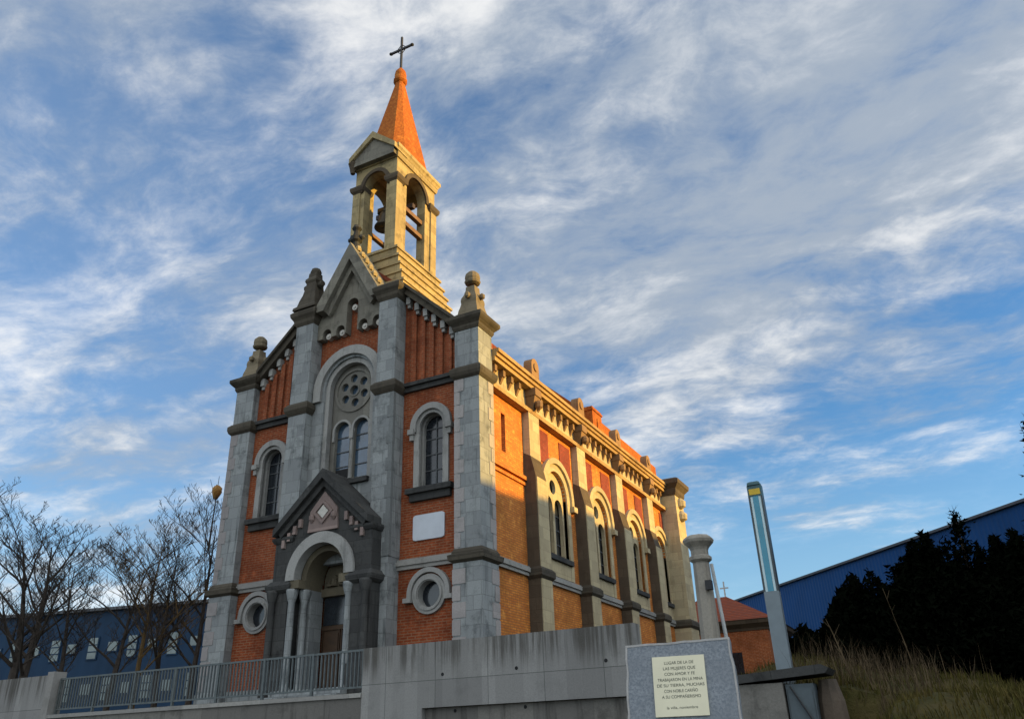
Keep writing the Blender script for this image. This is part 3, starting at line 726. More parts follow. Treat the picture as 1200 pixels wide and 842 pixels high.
for x in (TX0-.06,): lathe(bm, (x, TY0-.2, zc+.1), [(.1,-.3),(.16,0),(.22,.2),(.16,.42),(.05,.5)], 8)
part('scroll', bm, 'brown_stone', T)
bm = BM(); zq = zc+.64    # spire: square with cut corners
def oct_ring(hx, hy, c, z): return [(TCX+a*hx-(c*a if k else 0), TCY+b*hy-(0 if k else c*b), z) for a, b, k in ((1,-1,1),(1,-1,0),(1,1,0),(1,1,1),(-1,1,1),(-1,1,0),(-1,-1,0),(-1,-1,1))]
rings = [oct_ring(1.12, 1.38, .42, zq), oct_ring(1.02, 1.26, .38, zq+.3), oct_ring(.17, .19, .07, 25.15)]
V = [[bm.verts.new(p) for p in r] for r in rings]
for a, b_ in zip(V, V[1:]):
    for i in range(8): bm.faces.new([a[i], a[(i+1) % 8], b_[(i+1) % 8], b_[i]])
bm.faces.new(V[0]); bm.faces.new(V[-1]); part('spire', bm, 'spire_tile', T)
bm = BM(); lathe(bm, (TCX, TCY, 25.1), [(.2,0),(.33,.1),(.33,.24),(.24,.32),(.29,.5),(.25,.75),(.12,.95),(.04,1.05)], 14); part('spire_knob', bm, 'spire_tile', T, None, True)
bm = BM()
box(bm, TCX-.045, TCX+.045, TCY-.045, TCY+.045, 26.05, 28.2); box(bm, TCX-.62, TCX+.62, TCY-.044, TCY+.044, 27.33, 27.43)
for p in ((-.62, 27.38), (.62, 27.38)): lathe(bm, (TCX+p[0], TCY, p[1]-.09), [(.02,0),(.09,.06),(.09,.12),(.02,.18)], 8)
tube(bm, (TCX-.3, TCY, 27.38), (TCX, TCY, 27.7), .02, .02); tube(bm, (TCX+.3, TCY, 27.38), (TCX, TCY, 27.7), .02, .02)
tube(bm, (TCX-.3, TCY, 27.38), (TCX, TCY, 27.06), .02, .02); tube(bm, (TCX+.3, TCY, 27.38), (TCX, TCY, 27.06), .02, .02)
part('cross', bm, 'iron', T)
bm = BM()
for z in (16.4, 17.15): box(bm, TX1-.32, TX1-.12, TCY-aS, TCY+aS, z-.10, z+.10)
for z in (16.4,): box(bm, TX0+.12, TX0+.3, TCY-aS, TCY+aS, z-.08, z+.08)
part('cross_beam', bm, 'beam_wood', T)
bm = BM(); box(bm, TX0+.1, TX1-.1, TCY-.1, TCY+.1, 17.5, 17.72); part('bell_beam', bm, 'dark_wood', T)
bm = BM(); bc = (TCX+.02, TY0+.75, 16.35)
lathe(bm, bc, [(.46,0),(.44,.06),(.34,.25),(.27,.55),(.22,.72),(.12,.8),(.05,.82)], 20)
tube(bm, (bc[0], bc[1], bc[2]+.8), (bc[0], bc[1], 17.5), .05, .05); box(bm, bc[0]-.38, bc[0]+.38, bc[1]-.08, bc[1]+.08, 17.15, 17.42)
lathe(bm, (bc[0], bc[1], 16.2), [(.02,0),(.07,.05),(.07,.12),(.02,.3)], 8)
solo('bell', bm, 'bronze', 'dark bronze bell hanging in the front arch of the belfry', 'bell', None, True)

# ------------------------------------------------------------------ right-hand side of the church
BUT = [4.12+4.5*k for k in range(4)]
b0 = None; BX = .20
for i, y in enumerate(BUT):
    if b0 is None:
        bm = BM()
        box(bm, XW+.002, BX, y-.45, y+.45, ZT, 5.0)
        hexa(bm, [(XW+.002,y-.45,5.0),(BX,y-.45,5.0),(BX,y+.45,5.0),(XW+.002,y+.45,5.0),(XW+.002,y-.45,5.9),(.03,y-.45,5.75),(.03,y+.45,5.75),(XW+.002,y+.45,5.9)])
        b0 = part('buttress', bm, 'brown_stone', CH)  # dark body colour holds the shade of the front faces
        bm = BM(); box(bm, BX-.07, BX+.03, y-.40, y+.46, ZT+.3, 4.96); part('lit_face', bm, 'sandstone', b0)  # paler plate paints the lighter, lit outer face
        bm = BM(); steps(bm, XW+.01, BX, y-.45, y+.45, [(.02,1.42),(.12,1.52),(.12,1.72),(.03,1.82)]); part('collar', bm, 'dark_stone', b0)
        bm = BM(); box(bm, XW+.003, .02, y-.44, y+.44, 5.76, 7.46); part('upper_pilaster', bm, 'sandstone', b0)
        bm = BM()
        taper(bm, (XW+.004, .06, y-.15, y+.15, 7.62), (XW+.004, .22, y-.24, y+.24, 8.15)); box(bm, XW+.004, .26, y-.26, y+.26, 8.16, 8.46); lathe(bm, (.26, y, 7.62), [(.04,0),(.15,.1),(.16,.25),(.08,.36)], 8)
        part('bracket', bm, 'rust_stone', b0)
        bm = BM(); plate(bm, archp(y, .32, 8.86, 9.42, 14), [], SX, -.16, .18); plate(bm, circ(y, 9.38, .17, 14), [], SX, .18, .23); part('finial', bm, 'rust_stone', b0)
    else: copy_part(b0, (0, 4.5*i, 0), CH)
w0 = None
for i, y in enumerate(SWIN):
    if w0 is None:
        bm = BM(); plate(bm, uarch(y, 1.25, .95, 1.86, 4.95, 24), [], SX, XW+.06, XW-.25)
        w0 = part('side_window', bm, 'sandstone', CH)
        bm = BM(); plate(bm, uarch(y, 1.46, 1.24, 4.78, 4.95, 26), [], SX, XW+.15, XW-.02)
        for s in (-1, 1): box(bm, XW-.01, XW+.24, y+s*1.38-.17, y+s*1.38+.17, 4.56, 4.779)
        part('hood_mould', bm, 'sandstone', w0)
        bm = BM(); box(bm, XW-.2, XW+.16, y-1.05, y+1.05, 2.42, 2.60); part('sill', bm, 'black_stone', w0)
        bm = BM(); box(bm, XW-.02, XW+.05, y-.94, y+.94, 1.86, 2.419); part('apron', bm, 'sandstone', w0)
        bm = BM(); plate(bm, archp(y, .95, 2.6, 4.95, 24), [archp(y-.45, .36, 2.7, 4.55, 14), archp(y+.45, .36, 2.7, 4.55, 14), circ(y, 5.32, .28, 16)], SX, XW-.12, XW-.26); part('tracery', bm, 'sandstone', w0)
        bm = BM(); plate(bm, archp(y, .96, 2.58, 4.95, 24), [], SX, XW-.30, XW-.32); part('glass', bm, 'dark_glass', w0)
        bm = BM()
        for s in (-1, 1):
            for z in (3.2, 3.75, 4.3): box(bm, XW-.295, XW-.265, y+s*.45-.36, y+s*.45+.36, z-.02, z+.02)
            box(bm, XW-.292, XW-.268, y+s*.45-.02, y+s*.45+.02, 2.7, 4.85)
        part('lattice', bm, 'lead', w0)
    else: copy_part(w0, (0, y-SWIN[0], 0), CH)
p0 = None
for i, y in enumerate(SWIN):
    for s in (-1, 1):
        if p0 is None:
            bm = BM(); plate(bm, rect(y+s*1.05-.52, y+s*1.05+.52, 6.02, 7.28), [], SX, XW-.01, XW+.03); p0 = part('brick_panel', bm, 'purple_brick', CH)
            yy = y+s*1.05
        else: copy_part(p0, (0, y+s*1.05-yy, 0), CH)
bm = BM(); plate(bm, rect(1.98, 2.28, 5.5, 6.9), [], SX, XW-.2, XW-.22); part('slit_window', bm, 'red_shutter', CH)
ends = [.96] + [b for y in BUT for b in (y-.45, y+.45)] + [20.38]
for k in range(0, len(ends)-1, 2):
    a, b_ = ends[k]+.001, ends[k+1]-.001
    bm = BM(); plate(bm, rect(a, b_, 1.5, 1.82), [], SX, XW+.10, XW-.02); plate(bm, rect(a, b_, 1.62, 1.76), [], SX, XW+.16, XW+.101); part('string_course', bm, 'coping', CH)
    bm = BM(); plate(bm, rect(a, b_, ZT, ZT+.75), [], SX, XW+.10, XW-.02); part('plinth', bm, 'grey_granite', CH)
bm = BM(); plate(bm, rect(.97, 3.66, 4.66, 4.76), [], SX, XW+.07, XW-.02); plate(bm, rect(.97, 3.66, 4.84, 4.98), [], SX, XW+.12, XW-.02); part('middle_course', bm, 'side_brick', CH)
bm = BM(); plate(bm, rect(.96, 20.38, 7.461, 7.62), [], SX, XW+.29, XW-.02); part('frieze_mould', bm, 'cornice_stone', CH)
bm = BM(); plate(bm, rect(.96, 20.38, 7.62, 8.44), [], SX, XW+.06, XW-.02); part('frieze', bm, 'sandstone', CH)
bm = BM(); plate(bm, rect(.96, 20.38, 8.44, 8.60), [], SX, XW+.36, XW-.02); plate(bm, rect(.96, 20.38, 8.60, 8.74), [], SX, XW+.44, XW-.02); plate(bm, rect(.96, 20.38, 8.74, 8.88), [], SX, XW+.52, XW-.02); part('cornice', bm, 'cornice_stone', CH)
k0 = None; y = 1.25
while y < 20.2:
    if min(abs(y-b) for b in BUT) > .40:
        if k0 is None:
            bm = BM(); box(bm, XW+.061, XW+.25, y-.085, y+.085, 8.16, 8.40); taper(bm, (XW+.061, XW+.09, y-.05, y+.05, 7.92), (XW+.061, XW+.20, y-.07, y+.07, 8.159)); k0 = part('bracket', bm, 'rust_stone', CH); ky = y
        else: copy_part(k0, (0, y-ky, 0), CH)
    y += .62
# end pier
bm = BM(); box(bm, XW-.3, .6, 20.39, 21.85, ZT, 8.35)
EP = part('end_pier', bm, 'sandstone', CH)
bm = BM(); steps(bm, XW-.3, .6, 20.39, 21.85, [(.03,8.25),(.10,8.4),(.12,8.6),(.34,8.85),(.36,9.05),(.2,9.15)]); part('cap', bm, 'brown_stone', EP)
bm = BM()
for z in (7.6, 6.9): lathe(bm, (.66, 21.1, z), [(.05,0),(.28,.12),(.30,.4),(.08,.6)], 10)
part('scroll', bm, 'sandstone', EP)
bm = BM(); steps(bm, XW-.3, .6, 20.39, 21.85, [(.03,1.42),(.12,1.52),(.12,1.72),(.03,1.82)]); part('collar', bm, 'dark_stone', EP)

# ------------------------------------------------------------------ retaining wall and railing
RX0, RX1, RTOP = 0.33, 6.62, -1.57
RW = thing('retaining_wall', 'weathered grey concrete retaining wall below the church terrace', 'wall', (-2, -5.85, ZS))
bm = BM(); plate(bm, [(RX0, ZS), (1.88, ZS), (1.88, -2.84), (RX1, -2.84), (RX1, RTOP-.002), (RX0, RTOP+.006)], [], FX, -6.0, -5.70); part('upper_panel', bm, 'concrete', RW)
bm = BM(); box(bm, 1.89, RX1-.03, -5.86, -5.72, ZS, -2.85); part('lower_panel', bm, 'stained_concrete', RW)
bm = BM(); box(bm, -10.05, RX0-.004, -5.98, -5.70, ZS, -2.56); part('low_panel', bm, 'stained_concrete', RW)
bm = BM(); box(bm, -10.05, RX0-.002, -6.03, -5.66, -2.558, -2.47); part('coping', bm, 'coping', RW)
bm = BM(); box(bm, -30, -10.32, -6.0, -5.7, ZS, -1.46); part('end_panel', bm, 'concrete', RW)
bm = BM(); box(bm, -10.318, -10.052, -6.04, -5.66, ZS, -1.38); part('end_post', bm, 'coping', RW)
h0 = None
for i, (x, z) in enumerate(((2.38, -2.22), (4.1, -2.21), (6.0, -2.20), (2.6, -2.92), (4.2, -2.92))):
    yy = -6.0 if i < 3 else -5.86
    bm = BM(); plate(bm, circ(x, z, .035, 10), [], FX, yy-.006, yy+.01); part('tie_hole', bm, 'dark_void', RW)
RA = thing('railing', 'grey steel railing of thin upright bars on the terrace edge', 'railing', (-5, -5.85, -2.47))
ra, rb = -9.98, RX0-.02
bm = BM(); box(bm, ra, rb, -5.875, -5.825, -1.60, -1.555); part('top_rail', bm, 'railing_steel', RA)
bm = BM(); box(bm, ra, rb, -5.87, -5.83, -2.36, -2.32); part('bottom_rail', bm, 'railing_steel', RA)
npost = 8; q0 = None
for i in range(npost):
    x = ra+.03+(rb-ra-.06)*i/(npost-1)
    if q0 is None:
        bm = BM(); box(bm, x-.03, x+.03, -5.88, -5.82, -2.471, -1.554); box(bm, x-.07, x+.07, -5.92, -5.78, -2.469, -2.452); q0 = part('post', bm, 'railing_steel', RA); qx = x
    else: copy_part(q0, (x-qx, 0, 0), RA)
q0 = None; nb = 96
for i in range(nb):
    x = ra+.09+(rb-ra-.18)*i/(nb-1)
    if q0 is None:
        bm = BM(); box(bm, x-.013, x+.013, -5.868, -5.832, -2.33, -1.59); q0 = part('bar', bm, 'railing_steel', RA); qx = x
    else: copy_part(q0, (x-qx, 0, 0), RA)

# ------------------------------------------------------------------ commemorative slab (leans back a little, built along its own axes)
sb = Vector((10.18, -15.83, ZS)); ax = Vector((0.962, 0.15, 0)).normalized(); az = Vector((-0.045, 0.20, 1)).normalized(); an = az.cross(ax) * -1
az = Vector((-0.02, 0.17, 1)).normalized(); an = ax.cross(az)      # points towards the viewer (-y)
def SL(u, v, d): return tuple(sb + ax*u + az*v - an*d*-1)
SB = thing('memorial_slab', 'grey stone slab leaning back with a pale lettered plate in front of the wall', 'monument', tuple(sb))
HT = 2.27
bm = BM(); random.seed(11)
def edge(a, b, n, amp):
    return [(a[0]+(b[0]-a[0])*i/n+(random.uniform(-amp, amp) if 0 < i < n else 0), a[1]+(b[1]-a[1])*i/n+(random.uniform(-amp, amp) if 0 < i < n else 0)) for i in range(n)]
prof = edge((-.40, -.02), (.44, -.02), 2, 0)+edge((.44, -.02), (.355, HT), 26, .005)+edge((.355, HT), (-.355, HT-.012), 14, .004)+edge((-.355, HT-.012), (-.40, -.02), 26, .005)
plate(bm, prof, [], SL, 0.0, -.13)
part('slab', bm, 'slab_stone', SB)
inner = [(p[0]*.972, p[1] if p[1] < 0 else min(p[1], HT-.02)) for p in prof]
bm = BM(); plate(bm, prof, [[(x*.965, .03 if z < .03 else z-.014) for x, z in prof]], SL, .0035, -.001); part('chipped_edge', bm, 'rough_edge', SB)
pz1, pz0, pxa, pxb = HT-.105, HT-.485, -.175, .175
bm = BM(); plate(bm, rect(pxa, pxb, pz0, pz1), [], SL, .014, 0.001); PL = part('plate', bm, 'plate_metal', SB)
lines = [("LUGAR DE LA DE", .60), ("LAS MUJERES QUE", .66), ("CON AMOR Y FE", .62), ("TRABAJARON EN LA MINA", .92), ("DE SU TIERRA, MUCHAS", .96), ("CON NOBLE CARIÑO", .68), ("A SU COMPAÑERISMO", .78), ("la villa, noviembre", .62)]
rot = Matrix((ax, az, an*1)).transposed()
for i, (s, wd) in enumerate(lines):
    cu = bpy.data.curves.new('lettering', 'FONT'); cu.body = s; cu.align_x = 'CENTER'; cu.size = .030
    tmp = bpy.data.objects.new('tmp', cu); COL.objects.link(tmp)
    dg = bpy.context.evaluated_depsgraph_get(); me = bpy.data.meshes.new_from_object(tmp.evaluated_get(dg))
    bpy.data.objects.remove(tmp)
    xsx = [v.co.x for v in me.vertices]; sc = wd*(pxb-pxa)*.93/(max(xsx)-min(xsx))
    zz = pz1-.052-i*.036-(.03 if i == 7 else 0)
    for v in me.vertices:
        p = SL(v.co.x*sc+.004, zz+v.co.y*(.9 if i < 7 else .8), .0155)
        v.co = Vector(p)
    me.materials.append(M['letter_ink'])
    o = bpy.data.objects.new('lettering', me); link(o, PL)

# ------------------------------------------------------------------ broken wall end and metal cabinet beside the slab
WE = thing('wall_stub', 'short concrete wall stub with a dark slab on top beside the lamp post', 'wall', (9.3, -6.4, -4.2))
bm = BM(); taper(bm, (8.45, 9.27, -6.55, -5.95, -5.0), (8.45, 9.25, -6.55, -5.95, -2.80)); part('block', bm, 'stained_concrete', WE)
bm = BM(); random.seed(5)
plate(bm, [(8.4, -2.79), (9.95, -2.70), (10.02, -2.62), (9.9, -2.56), (9.3, -2.60), (8.4, -2.66)], [], FX, -6.62, -5.7); part('top_slab', bm, 'black_stone', WE)
bm = BM(); lathe(bm, (9.90, -6.1, -4.9), [(.30,0),(.27,.9),(.22,1.8),(.14,2.13)], 9); part('rubble_end', bm, 'rubble', WE)
CB = thing('metal_cabinet', 'blue grey metal cabinet with a slanting dark cable between wall stub and rubble', 'cabinet', (9.5, -6.4, -4.2))
bm = BM(); box(bm, 9.28, 9.72, -6.48, -6.0, -4.9, -2.83); part('cabinet_body', bm, 'cabinet_grey', CB)
bm = BM(); box(bm, 9.31, 9.69, -6.505, -6.481, -4.4, -2.90); part('door', bm, 'cabinet_grey', CB)
bm = BM(); tube(bm, (9.36, -6.54, -2.86), (9.70, -6.54, -3.5), .016, .016); part('cable', bm, 'iron', CB)

# ------------------------------------------------------------------ lamp column
lx, ly = 9.13, -5.34
LZ = ground_z(lx, ly)-.05
LP = thing('lamp_column', 'slim grey lamp column with a tall teal glazed light panel and yellow sticker', 'street lamp', (lx, ly, LZ))
hw, hd = .135, .09; lm, lt = -1.18, .62
def lbox(bm, x0, x1, y0, y1, z0, z1): box(bm, lx+x0, lx+x1, ly+y0, ly+y1, z0, z1)
bm = BM(); lbox(bm, -hw, hw, -hd, hd, LZ, lm); lbox(bm, -hw-.02, hw+.02, -hd-.02, hd+.02, LZ, LZ+.06); part('post', bm, 'lamp_metal', LP)
bm = BM(); lbox(bm, -.075, .075, -hd-.004, -hd-.001, lm-.95, lm-.55); part('service_door', bm, 'lamp_metal', LP)
bm = BM(); lbox(bm, -hw, -hw+.035, -hd, hd, lm+.001, lt); lbox(bm, hw-.035, hw, -hd, hd, lm+.001, lt); part('frame', bm, 'lamp_frame', LP)
bm = BM(); lbox(bm, -hw+.036, -.055, -hd+.012, hd-.012, lm+.002, lt-.001); lbox(bm, .055, hw-.036, -hd+.012, hd-.012, lm+.002, lt-.001); part('diffuser', bm, 'frosted_panel', LP)
bm = BM(); lbox(bm, -.054, .054, -hd+.004, hd-.004, lm+.002, lt-.001); part('light_panel', bm, 'teal_panel', LP)
bm = BM(); lbox(bm, -hw, hw, -hd, hd, lt+.001, lt+.22); lathe(bm, (lx, ly, lt+.22), [(hw*1.28,0),(hw*1.2,.05),(hw*.8,.075)], 4, math.pi/4); part('cap', bm, 'lamp_cap', LP)
bm = BM(); lbox(bm, -hw+.03, hw-.03, -hd-.008, -hd-.001, lt+.03, lt+.145); part('sticker', bm, 'yellow_sticker', LP)

# ------------------------------------------------------------------ gate pillar, pale pole, brick house
px_, py_ = 7.22, -2.66
GP = thing('stone_pillar', 'free standing stone pillar with a moulded capital beside the church', 'pillar', (px_, py_, ZT))
bm = BM(); lathe(bm, (px_, py_, ZT-.4), [(.34,0),(.32,.6),(.225,.75),(.185,2.9)], 8, math.pi/8); part('shaft', bm, 'pillar_stone', GP)
bm = BM(); lathe(bm, (px_, py_, ZT+2.48), [(.20,0),(.26,.05),(.26,.12),(.20,.16),(.20,.27),(.23,.33),(.34,.44),(.36,.50),(.33,.55),(.26,.60)], 8, math.pi/8); part('capital', bm, 'pillar_stone', GP)
bm = BM(); box(bm, px_+.1, px_+.24, py_-.30, py_-.14, -.62, -.42); part('bracket_box', bm, 'iron', GP)
bm = BM(); tube(bm, (7.50, -2.0, ZT-.5), (7.30, -2.0, .10), .045, .04, 10); solo('steel_pole', bm, 'pale_metal', 'thin pale pole standing just right of the stone pillar', 'pole')
HS = thing('brick_house', 'low brick house with a red tiled hip roof far behind the church', 'house', (-1.5, 37, -2))
hx0, hx1, hy0, hy1 = -5.0, 2.0, 33.3, 41.0
bm = BM(); box(bm, hx0, hx1, hy0, hy1, -2.6, 2.45); part('wall', bm, 'house_brick', HS)
bm = BM(); steps(bm, hx0, hx1, hy0, hy1, [(.05,2.45),(.1,2.6),(.42,2.85),(.5,3.1)]); part('eave', bm, 'brown_stone', HS)
bm = BM()
e = .55; zE, zA = 3.10, 5.15
P = [bm.verts.new(p) for p in ((hx0-e,hy0-e,zE),(hx1+e,hy0-e,zE),(hx1+e,hy1+e,zE),(hx0-e,hy1+e,zE),(-2.9,36.5,zA),(-1.0,36.5,zA),(-1.0,37.8,zA),(-2.9,37.8,zA))]
for f in ((0,1,5,4),(1,2,6,5),(2,3,7,6),(3,0,4,7),(4,5,6,7),(0,1,2,3)): bm.faces.new([P[i] for i in f])
RF = part('roof', bm, 'roof_tile', HS)
bm = BM(); box(bm, -1.13, -1.05, 36.6, 36.7, 5.1, 6.2); box(bm, -1.38, -.80, 36.61, 36.69, 5.72, 5.80); part('roof_cross', bm, 'pale_metal', RF)
bm = BM(); box(bm, -1.0, .2, hy0-.03, hy0+.02, -.6, 1.2); part('window', bm, 'dark_glass', HS)

# ------------------------------------------------------------------ blue hangar (right) and blue building (left)
def prism(bm, base, z0, z1):
    A = [bm.verts.new((x, y, z0)) for x, y in base]; B = [bm.verts.new((x, y, z1)) for x, y in base]
    n = len(base)
    for i in range(n): bm.faces.new([A[i], A[(i+1) % n], B[(i+1) % n], B[i]])
    bm.faces.new(A); bm.faces.new(B)
ha = Vector((-3.81, 59.9)); hb = Vector((17.86, 34.55)); hd_ = (hb-ha).normalized(); hn = Vector((-hd_.y, hd_.x))
if hn.x < 0: hn = -hn
e0 = ha-hd_*26; e1 = hb+hd_*66  # near end lengthened out of view, added to shade the foreground
HG = thing('warehouse', 'long bright blue metal clad warehouse behind the dark trees', 'warehouse', (17, 40, -3))
bm = BM(); prism(bm, [tuple(e0), tuple(e1), tuple(e1+hn*30), tuple(e0+hn*30)], -4, 8.45); part('wall', bm, 'blue_cladding', HG)
bm = BM(); o = hn*.25
prism(bm, [tuple(e0-o), tuple(e1-o), tuple(e1+hn*30), tuple(e0+hn*30)], 8.452, 8.62); part('roof_edge', bm, 'grey_roof_sheet', HG)

la = Vector((-43.81, 12.57)); lb = Vector((-28.62, 16.2)); ld = (lb-la).normalized(); ln = Vector((-ld.y, ld.x))
LB = thing('blue_building', 'long dark blue building with small pale windows behind the bare trees', 'building', (-36, 15, -3))
P2 = lambda s, d: tuple(la+ld*s+ln*d)
bm = BM(); prism(bm, [P2(-14, 0), P2(30, 0), P2(30, 12), P2(-14, 12)], -4, 4.98); part('wall', bm, 'navy_render', LB)
bm = BM(); prism(bm, [P2(-14, -.35), P2(30, -.35), P2(30, 12), P2(-14, 12)], 4.982, 5.16); part('roof_edge', bm, 'grey_roof_sheet', LB)
def lwin(s, z0, z1, w, kind):
    bm = BM(); prism(bm, [P2(s-w/2-.08, -.06), P2(s+w/2+.08, -.06), P2(s+w/2+.08, .02), P2(s-w/2-.08, .02)], z0-.08, z1+.08)
    W_ = part('window', bm, 'navy_render', LB)
    bm = BM(); prism(bm, [P2(s-w/2, -.08), P2(s+w/2, -.08), P2(s+w/2, -.061), P2(s-w/2, -.061)], z0, z1); part('pane', bm, kind, W_)
    if z1-z0 > 1:
        bm = BM()
        for f in (.33, .66): prism(bm, [P2(s-w/2, -.10), P2(s+w/2, -.10), P2(s+w/2, -.081), P2(s-w/2, -.081)], z0+(z1-z0)*f-.03, z0+(z1-z0)*f+.03)
        part('glazing_bar', bm, 'navy_render', W_)
pat = {3.4: 's', 4.95: 't', 6.2: 's', 7.75: 't', 9.2: 's', 10.6: 't', 12.05: 's', 13.5: 't', 15.05: 's', 1.9: 't', .4: 's', 16.5: 't', 18.0: 's', -1.1: 't', -2.6: 's', 19.5: 't'}
for s, k in pat.items():
    if k == 't': lwin(s, 2.1, 3.35, .62, 'pale_blind'); lwin(s, 0.0, .62, .62, 'pale_blind')
    else: lwin(s, 2.5, 3.05, .66, 'pale_blind'); lwin(s, -.35, .95, .66, 'pale_blind')

# ------------------------------------------------------------------ bare trees
def bare_tree(name, label, base, height, seed, lean=(0, 0), trunk_r=.17, mat='bark', stems=1, group='bare trees left of the church', spread=.55):
    rnd = random.Random(seed)
    T_ = thing(name, label, 'tree', base, group)
    bt, bb = BM(), BM()
    b = Vector(base)
    def grow(bm, p, d, L, r, lev):
        n = 5 if lev < 2 else (4 if lev == 2 else 3)
        q = p.copy(); rr = r
        pts = [(p.copy(), r)]
        for i in range(n):
            d = (d+Vector((rnd.uniform(-1, 1), rnd.uniform(-1, 1), rnd.uniform(-.5, 1)))*(.10 if lev < 1 else .16)).normalized()
            q = q+d*(L/n); r2 = r*(1-.72*(i+1)/n) if lev else r*(1-.90*(i+1)/n)
            tube(bm, pts[-1][0], q, rr, max(r2, .0075), 6 if lev < 1 else (4 if lev < 3 else 3), False); rr = max(r2, .0075)
            pts.append((q.copy(), rr))
        if lev >= 4: return
        k = (11, 7, 5, 3)[lev]
        for j in range(k):
            f = (.25 if lev == 0 else .15)+(.75 if lev == 0 else .85)*(j+rnd.random())/k
            f = min(f, .99); i = int(f*n); pp = pts[i][0].lerp(pts[i+1][0], f*n-i); pr = pts[i][1]
            a = rnd.uniform(0, 2*math.pi); side = Vector((math.cos(a), math.sin(a), 0))
            dd = (d*.55+side*spread*(1.35 if lev < 2 else 1.1)+Vector((0, 0, .42))).normalized()
            LL = L*(.50 if lev == 0 else .55)*(1.12-f*.55)*rnd.uniform(.75, 1.2)
            grow(bb, pp, dd, LL, min(pr*.50, r*.38), lev+1)
    for s in range(stems):
        d0 = Vector((lean[0]+(rnd.uniform(-.25, .25) if stems > 1 else 0), lean[1]+(rnd.uniform(-.2, .2) if stems > 1 else 0), 1)).normalized()
        grow(bt, b-Vector((0, 0, .2)), d0, height*rnd.uniform(.85, 1.0)*.86, trunk_r, 0)
    part('trunk', bt, mat, T_); part('branches', bb, mat, T_)
    return T_
bare_tree('bare_tree', 'leaning bare tree with a low fork, second from the left edge', (-20.2, -.65, ZT), 9.0, 21, (.05, .02), .22, stems=2, spread=.75)
bare_tree('bare_tree', 'bare tree at the left edge whose trunk stands out of frame', (-23.6, -4.4, ZT), 9.8, 5, (.14, .05), .24, spread=.75)
bare_tree('bare_tree', 'bare tree in front of the blue building, leftmost of the upright row', (-18.4, 2.2, ZT), 8.6, 33, (-.06, 0), .15, spread=.8)
bare_tree('bare_tree', 'bare tree with sunlight painted yellow on its trunk in the middle of the row', (-17.8, 2.9, ZT), 9.2, 48, (.04, 0), .14, 'sun_tint_bark', spread=.65)
bare_tree('bare_tree', 'dark bare tree right behind the sun-tinted tree', (-17.3, 3.6, ZT), 9.0, 51, (.0, .03), .14, spread=.65)
NT_ = bare_tree('bare_tree', 'bare tree nearest the church with a round nest high in its twigs', (-16.4, 4.5, ZT), 10.2, 62, (-.03, 0), .15, spread=.6)
bare_tree('bare_tree', 'thin bare tree filling the gap between the leaning tree and the upright row', (-19.6, 0.9, ZT), 8.2, 71, (-.05, 0), .13, spread=.8)
bm = BM(); tube(bm, (-16.42, 4.52, 4.6), (-16.36, 4.5, 6.2), .05, .03, 5); tube(bm, (-16.36, 4.5, 6.2), (-16.28, 4.47, 8.0), .03, .01, 5); tube(bm, (-16.33, 4.49, 6.8), (-16.75, 4.4, 7.9), .02, .008, 4); part('twig', bm, 'bark', NT_)
bm = BM(); nc = (-16.32, 4.47, 6.98)
lathe(bm, nc, [(.03,-.06),(.10,.0),(.17,.12),(.22,.28),(.20,.44),(.12,.55),(.03,.60)], 14)
for v in bm.verts: v.co += Vector((random.uniform(-.03,.03), random.uniform(-.03,.03), random.uniform(-.03,.03)))
solo('wasp_nest', bm, 'nest_paper', 'round ochre nest hanging near the top of the bare tree beside the church', 'nest', None, True)

# ------------------------------------------------------------------ dark conifers on the right
def conifer(label, base, h, rad_, seed, name='conifer', dens=1.0, group='dark conifers on the right'):
    rnd = random.Random(seed)
    T_ = thing(name, label, 'tree', base, group)
    bm = BM(); b = Vector(base)
    tube(bm, b-Vector((0, 0, .3)), b+Vector((0, 0, h*.97)), .12+.01*h, .01, 6); part('trunk', bm, 'bark', T_)
    bm = BM()
    z = .15
    while z < h:
        f = z/h; R = rad_*(1-f)**.8*rnd.uniform(.8, 1.15)+.05
        nb_ = max(4, int((14+7*rnd.random())*dens*(1-f*.5)))
        for i in range(nb_):
            a = rnd.uniform(0, 6.283); L = R*rnd.uniform(.6, 1.15); tip = Vector((math.cos(a), math.sin(a), 0))
            p0 = b+Vector((0, 0, z)); up_ = rnd.uniform(.05, .5)
            m_ = max(4, int(L/.06))
            for j in range(m_):
                g = (j+rnd.random())/m_
                c = p0+tip*L*g+Vector((0, 0, up_*L*g*g))+Vector((rnd.gauss(0, .07), rnd.gauss(0, .07), rnd.gauss(0, .07)))
                s = rnd.uniform(.05, .15)*(1.15-.45*g)
                d1 = (tip+Vector((rnd.gauss(0, .5), rnd.gauss(0, .5), rnd.gauss(.3, .4)))).normalized()
                d2 = d1.cross(Vector((rnd.gauss(0, 1), rnd.gauss(0, 1), rnd.gauss(0, 1)))).normalized()
                v = [bm.verts.new(c-d1*s*.6-d2*s*.40), bm.verts.new(c-d1*s*.1+d2*s*.42), bm.verts.new(c+d1*s)]
                bm.faces.new(v)
        z += .10+.05*rnd.random()
    # leader twig
    for k in range(14):
        c = b+Vector((rnd.gauss(0, .05), rnd.gauss(0, .05), h*.93+h*.09*rnd.random())); d = Vector((rnd.gauss(0, .6), rnd.gauss(0, .6), 1)).normalized()
        w_ = d.cross(Vector((1, .3, 0))).normalized()*.02
        v = [bm.verts.new(c-w_), bm.verts.new(c+w_), bm.verts.new(c+d*.26)]; bm.faces.new(v)
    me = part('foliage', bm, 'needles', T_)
    return T_
